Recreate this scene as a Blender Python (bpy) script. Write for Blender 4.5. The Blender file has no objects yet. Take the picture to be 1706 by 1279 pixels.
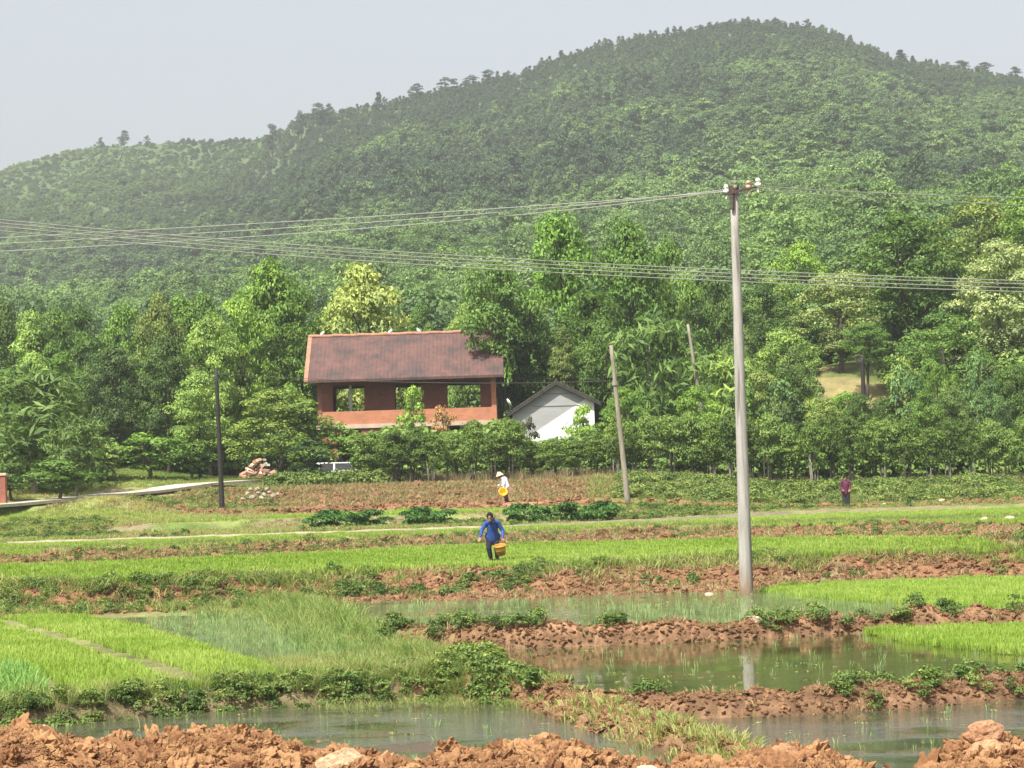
import bpy, bmesh, math, random
import numpy as np
from mathutils import Vector, Matrix

C = bpy.context.scene.collection
scene = bpy.context.scene
R = math.radians

# ------------------------------------------------------------------ camera
H = 2.8                      # eye height above the middle pond
F = 4200.0                   # focal length in pixels of the 1706 wide picture
PITCH = math.atan(175.5 / F)
ROLL = R(1.8)
fw = Vector((0, math.cos(PITCH), math.sin(PITCH)))
up = Vector((0, -math.sin(PITCH), math.cos(PITCH)))
rt = Vector((1, 0, 0))
cr = rt * math.cos(ROLL) - up * math.sin(ROLL)
cu = rt * math.sin(ROLL) + up * math.cos(ROLL)
cam_data = bpy.data.cameras.new('camera')
cam = bpy.data.objects.new('camera', cam_data)
C.objects.link(cam)
M = Matrix((cr, cu, -fw)).transposed().to_4x4()
M.translation = Vector((0, 0, H))
cam.matrix_world = M
cam_data.sensor_width = 36
cam_data.lens = 36 * F / 1706
cam_data.clip_end = 6000
scene.camera = cam

# ------------------------------------------------------------------ sky, sun, exposure
SUN = Vector((-0.30, -0.47, 0.83)).normalized()
world = bpy.data.worlds.new('World')
scene.world = world
world.use_nodes = True
wn = world.node_tree.nodes; wl = world.node_tree.links
sky = wn.new('ShaderNodeTexSky'); sky.sky_type = 'NISHITA'; sky.sun_disc = False
sky.sun_elevation = math.asin(SUN.z); sky.sun_rotation = math.atan2(SUN.x, SUN.y) % (2 * math.pi)
sky.air_density = 1.3; sky.dust_density = 4.0; sky.ozone_density = 1.5
hs = wn.new('ShaderNodeHueSaturation'); hs.inputs['Saturation'].default_value = 0.36
hs.inputs['Value'].default_value = 0.80
tintn = wn.new('ShaderNodeMix'); tintn.data_type = 'RGBA'; tintn.blend_type = 'MULTIPLY'
tintn.inputs[0].default_value = 1.0; tintn.inputs[7].default_value = (0.99, 1.0, 1.02, 1)
wl.new(sky.outputs[0], hs.inputs['Color']); wl.new(hs.outputs[0], tintn.inputs[6])
wl.new(tintn.outputs[2], wn['Background'].inputs[0])
wn['Background'].inputs[1].default_value = 0.13
sl = bpy.data.lights.new('sun', 'SUN'); sl.energy = 5.0; sl.angle = R(0.6); sl.color = (1, 0.955, 0.88)
so = bpy.data.objects.new('sun', sl); C.objects.link(so)
so.rotation_euler = (-SUN).to_track_quat('-Z', 'Y').to_euler()
scene.view_settings.view_transform = 'Standard'
scene.view_settings.look = 'None'
scene.view_settings.exposure = 0.85
scene.view_settings.gamma = 1.0
scene.view_settings.use_curve_mapping = False
scene.render.engine = 'CYCLES'
scene.cycles.max_bounces = 6
scene.cycles.diffuse_bounces = 3
scene.cycles.transmission_bounces = 4
scene.cycles.volume_bounces = 0

# ------------------------------------------------------------------ helpers
rng = np.random.default_rng(7)
random.seed(7)

def ray(px, py):
    u = px - 853.0; v = 639.5 - py
    c, s = math.cos(ROLL), math.sin(ROLL)
    u2 = u * c + v * s; v2 = -u * s + v * c
    return rt * u2 + up * v2 + fw * F

def P(px, py, d):
    r = ray(px, py); r = r * (d / r.y)
    return Vector((r.x, r.y, r.z + H))

def Z(px, py, z):
    r = ray(px, py); k = (z - H) / r.z
    return Vector((r.x * k, r.y * k, z))

def curve(pts, z):
    q = sorted([(p.x, p.y) for p in (Z(a, b, (z if len(c) == 0 else c[0])) for a, b, *c in pts)])
    xs = np.array([a for a, b in q]); ys = np.array([b for a, b in q])
    return lambda x: np.interp(x, xs, ys)

def curve_d(pts):
    q = sorted([(P(a, 700, d).x, d) for a, d in pts])
    xs = np.array([a for a, b in q]); ys = np.array([b for a, b in q])
    return lambda x: np.interp(x, xs, ys)

def sm(a, b, x):
    t = np.clip((x - a) / (b - a), 0, 1)
    return t * t * (3 - 2 * t)

def _h(ix, iy, s):
    n = (ix.astype(np.int64) * 374761393 + iy.astype(np.int64) * 668265263 + s * 974711) & 0x7fffffff
    n = ((n ^ (n >> 13)) * 1274126177) & 0x7fffffff
    return ((n ^ (n >> 16)) & 0xffff) / 65535.0

def noise(x, y, s=0):
    x = np.asarray(x, float); y = np.asarray(y, float)
    ix = np.floor(x); iy = np.floor(y); fx = x - ix; fy = y - iy
    fx = fx * fx * (3 - 2 * fx); fy = fy * fy * (3 - 2 * fy)
    a = _h(ix, iy, s); b = _h(ix + 1, iy, s); c = _h(ix, iy + 1, s); d = _h(ix + 1, iy + 1, s)
    return (a * (1 - fx) + b * fx) * (1 - fy) + (c * (1 - fx) + d * fx) * fy - 0.5

def fbm(x, y, s=0, o=4):
    r = 0; a = 1.0
    for i in range(o):
        r = r + a * noise(x * 2 ** i, y * 2 ** i, s + i * 17); a *= 0.5
    return r

def tag(o, label, cat, group=None, kind=None):
    o['label'] = label
    if cat: o['category'] = cat
    if group: o['group'] = group
    if kind: o['kind'] = kind
    return o

def link(name, me, mat=None, parent=None):
    o = bpy.data.objects.new(name, me); C.objects.link(o)
    if mat is not None and me is not None:
        for m in (mat if isinstance(mat, (list, tuple)) else [mat]): me.materials.append(m)
    if parent is not None: o.parent = parent
    return o

def empty(name, loc, label, cat, group=None, rz=0):
    o = bpy.data.objects.new(name, None); C.objects.link(o)
    o.location = loc; o.rotation_euler = (0, 0, rz); o.empty_display_size = 0.3
    return tag(o, label, cat, group)

def npmesh(name, V, Fq, smooth=False):
    """V (n,3), Fq (m,4) or (m,3)"""
    me = bpy.data.meshes.new(name)
    V = np.asarray(V, np.float32); Fq = np.asarray(Fq, np.int32)
    k = Fq.shape[1]
    me.vertices.add(len(V)); me.vertices.foreach_set('co', V.ravel())
    me.loops.add(Fq.size); me.loops.foreach_set('vertex_index', Fq.ravel())
    me.polygons.add(len(Fq)); me.polygons.foreach_set('loop_start', np.arange(0, Fq.size, k, dtype=np.int32))
    if smooth: me.polygons.foreach_set('use_smooth', np.ones(len(Fq), bool))
    me.update(calc_edges=True)
    return me

class MB:
    def __init__(s): s.v = []; s.f = []
    def add(s, vs, fs):
        b = len(s.v); s.v += [tuple(v) for v in vs]; s.f += [tuple(i + b for i in f) for f in fs]
    def box(s, a, b, rot=None, org=None):
        x0, y0, z0 = a; x1, y1, z1 = b
        vs = [Vector(p) for p in ((x0,y0,z0),(x1,y0,z0),(x1,y1,z0),(x0,y1,z0),(x0,y0,z1),(x1,y0,z1),(x1,y1,z1),(x0,y1,z1))]
        if rot is not None:
            o = Vector(org) if org else Vector((0, 0, 0)); vs = [rot @ (v - o) + o for v in vs]
        s.add(vs, [(0,3,2,1),(4,5,6,7),(0,1,5,4),(1,2,6,5),(2,3,7,6),(3,0,4,7)])
    def tube(s, pts, rad, n=8, cap=True):
        pts = [Vector(p) for p in pts]
        if not isinstance(rad, (list, tuple)): rad = [rad] * len(pts)
        vs = []; fs = []
        for i, p in enumerate(pts):
            d = (pts[min(i + 1, len(pts) - 1)] - pts[max(i - 1, 0)]).normalized()
            a = d.orthogonal() if i == 0 else (pa - d * pa.dot(d))
            a.normalize(); pa = a; b = d.cross(a)
            for k in range(n):
                t = 2 * math.pi * k / n
                vs.append(p + (a * math.cos(t) + b * math.sin(t)) * rad[i])
        for i in range(len(pts) - 1):
            for k in range(n):
                k2 = (k + 1) % n
                fs.append((i*n+k, i*n+k2, (i+1)*n+k2, (i+1)*n+k))
        if cap:
            fs.append(tuple(range(n - 1, -1, -1))); m = (len(pts) - 1) * n; fs.append(tuple(range(m, m + n)))
        s.add(vs, fs)
    def lathe(s, prof, n=16, org=(0, 0, 0), mat=None):
        vs = []; fs = []
        for r, z in prof:
            for k in range(n):
                t = 2 * math.pi * k / n; v = Vector((r * math.cos(t), r * math.sin(t), z))
                if mat is not None: v = mat @ v
                vs.append(v + Vector(org))
        for i in range(len(prof) - 1):
            for k in range(n):
                k2 = (k + 1) % n; fs.append((i*n+k, i*n+k2, (i+1)*n+k2, (i+1)*n+k))
        s.add(vs, fs)
    def caps(s, p0, p1, r0, r1, n=12, sq=1.0):
        p0 = Vector(p0); p1 = Vector(p1); d = (p1 - p0); L = d.length
        d = d / L if L > 1e-6 else Vector((0, 0, 1))
        pts = []; rad = []
        for k in range(4): t = math.pi / 2 * (1 - k / 4.0); pts.append(p0 - d * r0 * math.sin(t)); rad.append(max(r0 * math.cos(t), 1e-3))
        pts.append(p0); rad.append(r0); pts.append(p1); rad.append(r1)
        for k in range(1, 5): t = math.pi / 2 * k / 4.0; pts.append(p1 + d * r1 * math.sin(t)); rad.append(max(r1 * math.cos(t), 1e-3))
        s.tube(pts, rad, n)
    def ell(s, c, r, n=14, rot=None):
        prof = [(math.sin(math.pi * (i + .02) / (n + .04)), -math.cos(math.pi * (i + .02) / (n + .04))) for i in range(n + 1)]
        S = Matrix.Diagonal(Vector(r)); mm = (rot @ S) if rot is not None else S
        b = len(s.v); s.lathe(prof, n, c, mm)
        s.f.append(tuple(b + k for k in range(n - 1, -1, -1))); s.f.append(tuple(b + n * n + k for k in range(n)))
    def mesh(s, name, smooth=False):
        me = bpy.data.meshes.new(name); me.from_pydata(s.v, [], s.f)
        if smooth: me.polygons.foreach_set('use_smooth', [True] * len(me.polygons))
        me.update(); return me
    def build(s, name, mat, parent=None, smooth=False):
        return link(name, s.mesh(name, smooth), mat, parent)

# ------------------------------------------------------------------ materials
def newmat(name):
    m = bpy.data.materials.new(name); m.use_nodes = True
    nt = m.node_tree; return m, nt.nodes, nt.links, nt.nodes['Principled BSDF']

def mixc(n, l, fac, a, b, blend='MIX'):
    x = n.new('ShaderNodeMix'); x.data_type = 'RGBA'; x.blend_type = blend
    for i, v in ((0, fac), (6, a), (7, b)):
        if hasattr(v, 'is_linked') or hasattr(v, 'links'): l.new(v, x.inputs[i])
        elif i == 0: x.inputs[0].default_value = v
        else: x.inputs[i].default_value = (*v, 1)
    return x.outputs[2]

def noisen(n, l, scale, detail=4, rough=.6, coord='Object', stretch=None):
    tc = n.new('ShaderNodeTexCoord'); t = n.new('ShaderNodeTexNoise')
    t.inputs['Scale'].default_value = scale; t.inputs['Detail'].default_value = detail; t.inputs['Roughness'].default_value = rough
    src = tc.outputs[coord]
    if stretch:
        mp = n.new('ShaderNodeMapping'); mp.inputs['Scale'].default_value = stretch; l.new(src, mp.inputs[0]); src = mp.outputs[0]
    l.new(src, t.inputs['Vector']); return t.outputs[0]

def ramp(n, l, src, lo, hi):
    r = n.new('ShaderNodeMapRange'); r.inputs[1].default_value = lo; r.inputs[2].default_value = hi
    l.new(src, r.inputs[0]); return r.outputs[0]

def mat_plain(name, a, b=None, scale=8, rough=.8, bump=0, spec=.3, metal=0, coord='Object', lo=.35, hi=.65, stretch=None):
    m, n, l, p = newmat(name)
    b = b or tuple(c * .7 for c in a)
    nz = noisen(n, l, scale, 5, .65, coord, stretch)
    l.new(mixc(n, l, ramp(n, l, nz, lo, hi), a, b), p.inputs['Base Color'])
    p.inputs['Roughness'].default_value = rough; p.inputs['Specular IOR Level'].default_value = spec
    p.inputs['Metallic'].default_value = metal
    if bump:
        bp = n.new('ShaderNodeBump'); bp.inputs['Strength'].default_value = 1; bp.inputs['Distance'].default_value = bump
        l.new(nz, bp.inputs['Height']); l.new(bp.outputs[0], p.inputs['Normal'])
    return m

def mat_leaf(name, a, b, inst=True, trans=.3, clump=.55, rough=.6):
    """leaf material; inst: hue from the instance attribute 'tint', else from the object's own colour"""
    m, n, l, p = newmat(name)
    at = n.new('ShaderNodeAttribute'); at.attribute_name = 'v'
    if inst:
        ti = n.new('ShaderNodeAttribute'); ti.attribute_type = 'INSTANCER'; ti.attribute_name = 'tint'
        col = mixc(n, l, ti.outputs['Fac'], a, b)
    else:
        oi = n.new('ShaderNodeObjectInfo'); col = oi.outputs['Color']
    mr = n.new('ShaderNodeMapRange'); mr.inputs[3].default_value = 1 - clump; mr.inputs[4].default_value = 1 + clump
    l.new(at.outputs['Fac'], mr.inputs[0])
    cc = n.new('ShaderNodeCombineColor')
    m2 = n.new('ShaderNodeMath'); m2.operation = 'POWER'; l.new(mr.outputs[0], m2.inputs[0]); m2.inputs[1].default_value = 1.25
    l.new(m2.outputs[0], cc.inputs[0]); l.new(mr.outputs[0], cc.inputs[1]); l.new(mr.outputs[0], cc.inputs[2])
    col = mixc(n, l, 1.0, col, cc.outputs[0], 'MULTIPLY')
    l.new(col, p.inputs['Base Color'])
    p.inputs['Roughness'].default_value = rough; p.inputs['Specular IOR Level'].default_value = .25
    tr = n.new('ShaderNodeBsdfTranslucent'); tcol = mixc(n, l, 1.0, col, (1.1, 1.25, .5), 'MULTIPLY'); l.new(tcol, tr.inputs[0])
    ms = n.new('ShaderNodeMixShader'); ms.inputs[0].default_value = trans
    l.new(p.outputs[0], ms.inputs[1]); l.new(tr.outputs[0], ms.inputs[2])
    l.new(ms.outputs[0], n['Material Output'].inputs[0])
    return m

def mat_inst(name, a, b, rough=.9, bump=.02, scale=6):
    m, n, l, p = newmat(name)
    ti = n.new('ShaderNodeAttribute'); ti.attribute_type = 'INSTANCER'; ti.attribute_name = 'tint'
    col = mixc(n, l, ti.outputs['Fac'], a, b)
    nz = noisen(n, l, scale, 5, .7)
    col = mixc(n, l, ramp(n, l, nz, .35, .7), col, tuple(c * .78 for c in b), 'MIX') if False else mixc(n, l, .55, col, nz, 'OVERLAY')
    l.new(col, p.inputs['Base Color']); p.inputs['Roughness'].default_value = rough; p.inputs['Specular IOR Level'].default_value = .2
    bp = n.new('ShaderNodeBump'); bp.inputs['Distance'].default_value = bump; l.new(nz, bp.inputs['Height']); l.new(bp.outputs[0], p.inputs['Normal'])
    return m

leafM = mat_leaf('tree_leaves', None, None, inst=False) if False else None
def _leaf():
    m = mat_leaf('tree_leaves', (0, 0, 0), (0, 0, 0), inst=False, trans=.27, clump=.5)
    return m
leafM = _leaf()
barkM = mat_plain('bark', (.10, .085, .065), (.045, .038, .03), 5, .95, .01)
barkPale = mat_plain('pale_bark', (.30, .27, .22), (.14, .12, .09), 5, .95, .01)

# ------------------------------------------------------------------ terrain
# pond 1 (front) water -0.5, pond 2 -0.2, pond 3 0.0, left paddy -0.13, big paddy 0.65 ... 
c1 = curve([(-60,1200),(0,1190),(200,1172),(400,1156),(600,1146),(780,1136),(850,1145),(1000,1163),(1100,1170),(1300,1165),(1500,1152),(1706,1136),(1800,1130)], -.3)
c2 = curve([(560,1058),(640,1054),(800,1054),(960,1048),(1100,1043),(1250,1036),(1400,1028),(1706,1018),(1850,1012)], .1)
foot1 = curve([(-60,1030,-.08),(0,1027,-.08),(130,1022,-.08),(400,1008,-.04),(560,1004,0),(700,1001),(850,999),(1000,991),(1240,986),(1300,975),(1450,966),(1706,960),(1800,957)], 0)
top1 = curve([(-60,983),(0,981),(130,981),(250,976),(400,967),(560,964),(700,956),(820,951),(930,952),(1100,942),(1250,937),(1450,931),(1706,925),(1800,922)], .5)
foot2 = curve([(-60,949),(0,948),(200,943),(400,934),(600,924),(760,916),(853,914),(1000,911),(1100,908),(1240,905),(1500,902),(1706,903),(1800,902)], .88)
top2 = curve([(-60,932),(0,931),(200,925),(400,916),(600,907),(760,899),(853,896),(1000,893),(1100,890),(1240,887),(1500,882),(1706,881),(1800,880)], 1.15)
chan = curve_d([(-300, 90),(0, 93),(450, 94),(853, 95.5),(1100, 100),(1350, 106),(1900, 104)])
DBp = [Z(805,1118,-.1), Z(750,1102,-.1), Z(690,1088,-.05), Z(620,1060,0), Z(560,1030,0), Z(500,1010,0), Z(470,1003,0)]
_dy = np.array([p.y for p in DBp]); _dx = np.array([p.x for p in DBp])
_bp = [Z(600,1140,-.13), Z(560,1125,-.13), Z(400,1095,-.13), Z(230,1044,-.13), Z(130,1026,-.13)]
_by = np.array([p.y for p in _bp]); _bx = np.array([p.x for p in _bp])
DB = lambda y: np.interp(y, _dy, _dx)
D2p = [Z(890,1150,-.4), Z(960,1175,-.4), Z(1050,1205,-.4), Z(1150,1232,-.4), Z(1280,1275,-.4)]
def segdist(x, y, pts):
    best = np.full(np.shape(x), 1e9)
    for a, b in zip(pts[:-1], pts[1:]):
        dx, dy = b.x - a.x, b.y - a.y; L = dx * dx + dy * dy
        t = np.clip(((x - a.x) * dx + (y - a.y) * dy) / L, 0, 1)
        best = np.minimum(best, np.hypot(x - a.x - t * dx, y - a.y - t * dy))
    return best
# crest of the spoil heap in front
MD = 25.6
crest_px = [(-80,1210),(0,1212),(60,1206),(110,1220),(150,1236),(200,1226),(235,1240),(300,1222),(370,1212),(430,1220),(470,1240),(520,1256),(570,1252),(620,1266),(690,1280),(740,1256),(830,1243),(930,1233),(970,1248),(1030,1268),(1090,1282),(1150,1275),(1220,1278),(1260,1250),(1320,1242),(1400,1258),(1435,1288),(1530,1290),(1570,1262),(1620,1246),(1650,1232),(1690,1240),(1760,1250)]
_cx = np.array([P(a, b, MD).x for a, b in crest_px]); _cz = np.array([P(a, b + 12, MD).z for a, b in crest_px])
sky_px = [(-500,360),(-200,320),(0,274),(60,257),(100,247),(165,235),(250,231),(350,227),(430,223),(460,214),(480,205),(500,192),(530,184),(560,184),(600,174),(660,166),(700,155),(750,146),(815,131),(870,119),(900,105),(935,92),(1000,74),(1060,61),(1100,54),(1150,48),(1200,39),(1250,34),(1300,36),(1350,43),(1400,59),(1450,79),(1490,95),(1560,107),(1600,113),(1650,118),(1706,129),(1900,160),(2200,230)]
_st = []; _se = []
for a, b in sky_px:
    r = ray(a, b + 9); _st.append(r.x / r.y); _se.append(r.z / r.y)
_st = np.array(_st); _se = np.array(_se)

PATH = [P(-60,844,114), P(0,840,117), P(120,829,123), P(240,818,131), P(325,806,139), P(420,800,143)]
_px = np.array([a.x for a in PATH]); _pyy = np.array([a.y for a in PATH]); _pz = np.array([a.z for a in PATH])
def path_zy(x):
    return np.interp(x, _px, _pz), np.interp(x, _px, _pyy), sm(_px[0] - 6, _px[0] - 1, x) * sm(_px[-1] + .5, _px[-1] - 3, x)

def hillz(x, y):
    yy = np.maximum(y, 1.0); t = x / yy
    eR = np.interp(t, _st, _se)
    Dr = 980 + 160 * sm(-.03, -.16, t)
    zv = 6.5 + 7.0 * sm(.06, .16, t)
    e0 = (zv - H) / 190.0
    s = np.clip((yy - 190) / (Dr - 190), 0, 1.0)
    z = H + yy * (e0 + (eR - e0) * s ** .82)
    fold = fbm(x / 150 + 3, yy / 230, 5, 3) * 15 * np.sin(np.pi * s) ** .8 + fbm(x / 38, yy / 50, 9, 3) * 5 * np.clip(s * 3, 0, 1) * np.clip((1 - s) * 5, 0.15, 1)
    z = z + fold
    back = np.maximum(yy - Dr, 0)
    return z - back * .25

def G(x, y, fine=True):
    x = np.asarray(x, float); y = np.asarray(y, float)
    px_ = 853 + x / np.maximum(y, 10) * F              # rough column, only used to vary the land from left to right
    z = np.full(x.shape, -.66)
    # front spoil heap
    n1 = fbm(x * 1.1, y * 1.1, 3, 3)
    cz = np.interp(x, _cx, _cz)
    w = np.where(y < MD, 3.0, 1.0)
    heap = np.exp(-((y - MD) / w) ** 2)
    front = -.15 * (1 - sm(24.5, 27.6, y)) + -.66 * sm(24.5, 27.6, y)
    z = np.where(y < 30, front + (cz - front) * heap + .1 * n1 * heap, z)
    # second bund line and the ponds
    s1 = sm(-.35, .35, y - c1(x))
    lf = sm(-.35, .35, DB(y) - x)                      # 1 left of the diagonal bund
    z = z + (-.36 - z) * s1
    z = z + (-.14 - z) * s1 * lf
    wob = fbm(x * .9, y * .9, 21, 3)
    xr = sm(.0, .8, x - DB(c1(x)) + .2)
    z = np.maximum(z, (-.2 + .14 * wob) * np.exp(-((y - c1(x)) / .5) ** 4) + -.7 * (1 - np.exp(-((y - c1(x)) / .5) ** 4)))
    bl = np.interp(y, _by, _bx)
    z = z - .10 * sm(0, .5, x - bl) * lf * sm(.5, 1.1, y - c1(x)) * sm(-1.0, -1.6, y - foot1(x))
    # diagonal bunds
    d2 = segdist(x, y, D2p)
    z = np.maximum(z, -.7 + (.42 + .18 * wob) * np.exp(-(d2 / .5) ** 2))
    s2 = sm(-.3, .3, y - c2(x)) * (1 - lf)
    z = z + (-.12 - z) * s2
    b2 = np.exp(-((y - c2(x)) / .55) ** 4) * (1 - lf)
    z = np.maximum(z, (.14 + .2 * wob) * b2 + -.7 * (1 - b2))
    db = segdist(x, y, DBp)
    z = np.maximum(z, -.7 + (.62 + .2 * wob) * np.exp(-(db / .6) ** 4))
    # wet corner of the left paddy
    # bank 1
    f1, t1 = foot1(x), top1(x)
    t = np.clip((y - f1) / (t1 - f1) + .25 * fbm(x * .7, y * .5, 31, 3), 0, 1)
    t = .22 * t + .78 * sm(.45, .95, t)
    z = z + .22 * fbm(x * 1.6, y * 1.2, 33, 3) * np.exp(-((t - .5) / .4) ** 2) * (t > 0) * (t < 1)
    lev = .5 + .38 * sm(0, 1, (y - t1) / np.maximum(foot2(x) - t1, 1))
    z = z + (lev - z) * t
    rim = np.exp(-((y - t1 - .1) / .4) ** 2) * .1 * (1 + wob)
    z = z + rim
    # bank 2
    f2, t2 = foot2(x), top2(x)
    t = np.clip((y - f2) / (t2 - f2) + .2 * fbm(x * .6, y * .4, 37, 3), 0, 1)
    z = z + (1.15 - z) * sm(0, 1, t)
    z = z + .16 * np.exp(-((y - t2 - .2) / .5) ** 2) * (.6 + wob)
    ch = chan(x)
    mid = t2 + (ch - t2) * .48
    z = z + .22 * np.exp(-((y - mid) / .55) ** 2) * (.5 + wob) + .12 * sm(0, 1, y - mid)
    # behind the channel
    rr = sm(960, 1400, px_)
    ll = sm(420, 120, px_)
    z = z + ((1.42 + .12 * rr) - z) * sm(-.4, .6, y - ch - .2)
    z = z + (1.86 - .46 * rr - z) * sm(105.5, 107.5, y + fbm(x * .2, x * 0, 5, 2) * 3) * (1 - ll * .2)
    z = z + (2.13 - .66 * rr - z) * sm(117, 119.5, y + fbm(x * .2, x * 0, 6, 2) * 3)
    hb = 3.15 - .95 * rr
    z = z + (hb - z) * sm(128 + 1 * rr, 136, y + fbm(x * .15, x * 0, 8, 2) * 4)
    # the grassy bank that carries the path on the left
    z = z + ll * .95 * sm(108, 122, y) * (1 - sm(126, 137, y)) + ll * .35 * sm(124, 139, y)
    z = z + (4.0 - z) * sm(138, 152, y) * (1 - rr) * .9 + rr * 1.2 * sm(140, 155, y)
    pz_, py_, pm = path_zy(x)
    near_p = np.exp(-((y - py_) / 2.0) ** 4) * pm
    z = np.where((y < py_) & (pm > .01) & (y > py_ - 9), np.minimum(z, z + (pz_ - .08 - .07 * (py_ - y).clip(0, 30) - z) * pm * sm(9, 6, py_ - y)), z)
    z = z + (pz_ - .03 - z) * near_p
    # spur on the right, then the hill
    z = z + rr * 7.5 * sm(150, 178, y) * sm(.045, .12, x / np.maximum(y, 1))
    z = z + ll * 1.3 * sm(142, 165, y)
    hz = hillz(x, y)
    z = z + (hz - z) * sm(172, 196, y)
    if fine:
        amp = sm(20, 60, y) * .05 + .03
        z = z + amp * fbm(x * 2.3, y * 1.6, 51, 3) * (y < 180)
        bb = np.maximum(np.exp(-((y - c2(x)) / .6) ** 4) * (1 - lf), np.exp(-((y - c1(x)) / .6) ** 4))
        z = z + bb * (.14 * fbm(x * 3.1, y * 3.3, 53, 3) + .07 * fbm(x * 9, y * 7, 54, 2))
        z = z + .16 * fbm(x * 2.2, y * 1.8, 56, 4) * (y > f1) * (y < t1)
    return z

def Gp(x, y): return float(G(np.array([x]), np.array([y]))[0])

# ground sheet
def grid(name, ts, ys, fn, wmin=22.0):
    T, Y = np.meshgrid(ts, ys); X = T * np.maximum(Y, wmin); Zz = fn(X, Y)
    nY, nX = X.shape
    V = np.stack([X, Y, Zz], -1).reshape(-1, 3)
    i = np.arange(nY * nX).reshape(nY, nX)
    Q = np.stack([i[:-1, :-1], i[:-1, 1:], i[1:, 1:], i[1:, :-1]], -1).reshape(-1, 4)
    return npmesh(name, V, Q, True), X, Y, Zz

ts = np.concatenate([np.linspace(-3, -.5, 14)[:-1], np.linspace(-.5, -.26, 50)[:-1], np.linspace(-.26, .26, 640), np.linspace(.26, .5, 50)[1:], np.linspace(.5, 3, 14)[1:]])
ys = np.concatenate([np.linspace(-60, 20, 18)[:-1], 20 * np.exp(np.arange(0, math.log(200 / 20.0), .0031)), [200.0]])
gme, X, Y, Zz = grid('ground', ts, ys, G)

# albedo of what covers the ground, from where it is
def pal(*c): return np.array(c)
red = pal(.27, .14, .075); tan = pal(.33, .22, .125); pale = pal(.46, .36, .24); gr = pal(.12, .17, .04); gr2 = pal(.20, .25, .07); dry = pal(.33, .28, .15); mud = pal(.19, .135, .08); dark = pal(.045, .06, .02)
def lerp(a, b, t): return a + (b - a) * t[..., None]
cn = fbm(X * .35, Y * .35, 71, 4); cn2 = fbm(X * 1.5, Y * 1.1, 77, 3)
col = np.zeros(X.shape + (3,)) + mud
t1v, f1v, f2v, t2v, chv = top1(X), foot1(X), foot2(X), top2(X), chan(X)
col = lerp(col, red, (Y < 28).astype(float))
bnd0 = 0
bnd = np.clip(np.exp(-((Y - c1(X)) / .8) ** 2) + np.exp(-((Y - c2(X)) / .8) ** 2) * (X > DB(Y)) + np.exp(-(segdist(X, Y, D2p) / .6) ** 2), 0, 1)
col = lerp(col, red * .8 + tan * .2, bnd)
col = lerp(col, gr * .9, np.exp(-(segdist(X, Y, DBp) / 1.0) ** 2))
col = lerp(col, red * .9, np.exp(-(((X + .25) / .45) ** 2 + ((Y - c1(X)) / 1.2) ** 2)))
col = lerp(col, mud * .8 + gr2 * .2, sm(-.3, .3, DB(Y) - X + .4) * (Y > c1(X) - 1) * (Y < f1v))
lfm = .55 * sm(-.3, .3, DB(Y) - X) * (Y > c1(X)) * (Y < f1v)
col = lerp(col, gr2 * .8 + mud * .2, lfm)
bk = sm(-.3, .3, Y - f1v)
col = lerp(col, lerp(np.zeros_like(col) + red * .85, dry * .6, sm(.1, .4, cn)), bk)
col = lerp(col, gr2 * .8, sm(-.2, .4, Y - t1v))
col = lerp(col, lerp(np.zeros_like(col) + dry * .55 + gr * .3, red * .8, sm(.0, .3, cn)), sm(-.2, .3, Y - f2v))
col = lerp(col, gr2 * .9, sm(0, .6, Y - t2v))
col = lerp(col, dry * .6 + gr * .4, np.exp(-((Y - (t2v + (chv - t2v) * .48)) / .7) ** 2))
pxg = 853 + X / np.maximum(Y, 10) * F
rr = sm(960, 1400, pxg); ll = sm(420, 120, pxg)
col = lerp(col, lerp(np.zeros_like(col) + dry * .7, gr, sm(-.1, .2, cn)), sm(0, .5, Y - chv))
col = lerp(col, gr2, sm(107, 108, Y) * (1 - rr * .7) * (1 - ll * .3))
col = lerp(col, lerp(np.zeros_like(col) + red * .8 + tan * .2, gr2, rr * .8), sm(117, 119, Y))
col = lerp(col, lerp(np.zeros_like(col) + dry, tan * .9, sm(-.1, .25, cn2)), sm(127, 129, Y))
col = lerp(col, gr2 * .9, rr * sm(115, 122, Y) * .9)
col = lerp(col, gr2 * .9 + dry * .1, ll * sm(107, 112, Y) * sm(-.5, .2, cn + .2))
col = lerp(col, gr * .8, sm(137, 141, Y) * (1 - ll * .9))
col = lerp(col, pal(.34, .36, .13), ll * sm(138, 142, Y) * (1 - sm(156, 162, Y)))
col = lerp(col, pal(.25, .21, .09), rr * sm(158, 163, Y) * (1 - sm(176, 182, Y)) * sm(-.25, .1, cn + .1))
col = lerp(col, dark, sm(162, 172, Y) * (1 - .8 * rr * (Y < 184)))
wet = np.zeros(X.shape)
for lv_, a_, b_ in ((-.5, 26, 40), (-.2, 34, 52), (0.0, 44, 68)):
    wet = np.maximum(wet, sm(.10, .02, Zz - lv_) * (Zz > lv_ - .1) * (Y > a_) * (Y < b_))
col = col * (1 - .45 * wet)[..., None]
col = col * (1 + .35 * cn2 + .25 * cn)[..., None]
col = lerp(col, red * .75 + mud * .25, np.exp(-(((X + .75) / 1.1) ** 4 + ((Y - c1(X) + .5) / 1.0) ** 4)))
ca = gme.color_attributes.new('col', 'FLOAT_COLOR', 'POINT')
ca.data.foreach_set('color', np.concatenate([np.clip(col, .01, .8), np.ones(X.shape + (1,))], -1).astype(np.float32).ravel())
gm, n, l, p = newmat('earth')
at = n.new('ShaderNodeAttribute'); at.attribute_name = 'col'
nz = noisen(n, l, 2.2, 7, .7); nz2 = noisen(n, l, 14, 4, .7)
c_ = mixc(n, l, .5, at.outputs['Color'], nz, 'OVERLAY'); c_ = mixc(n, l, .45, c_, nz2, 'OVERLAY')
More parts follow.
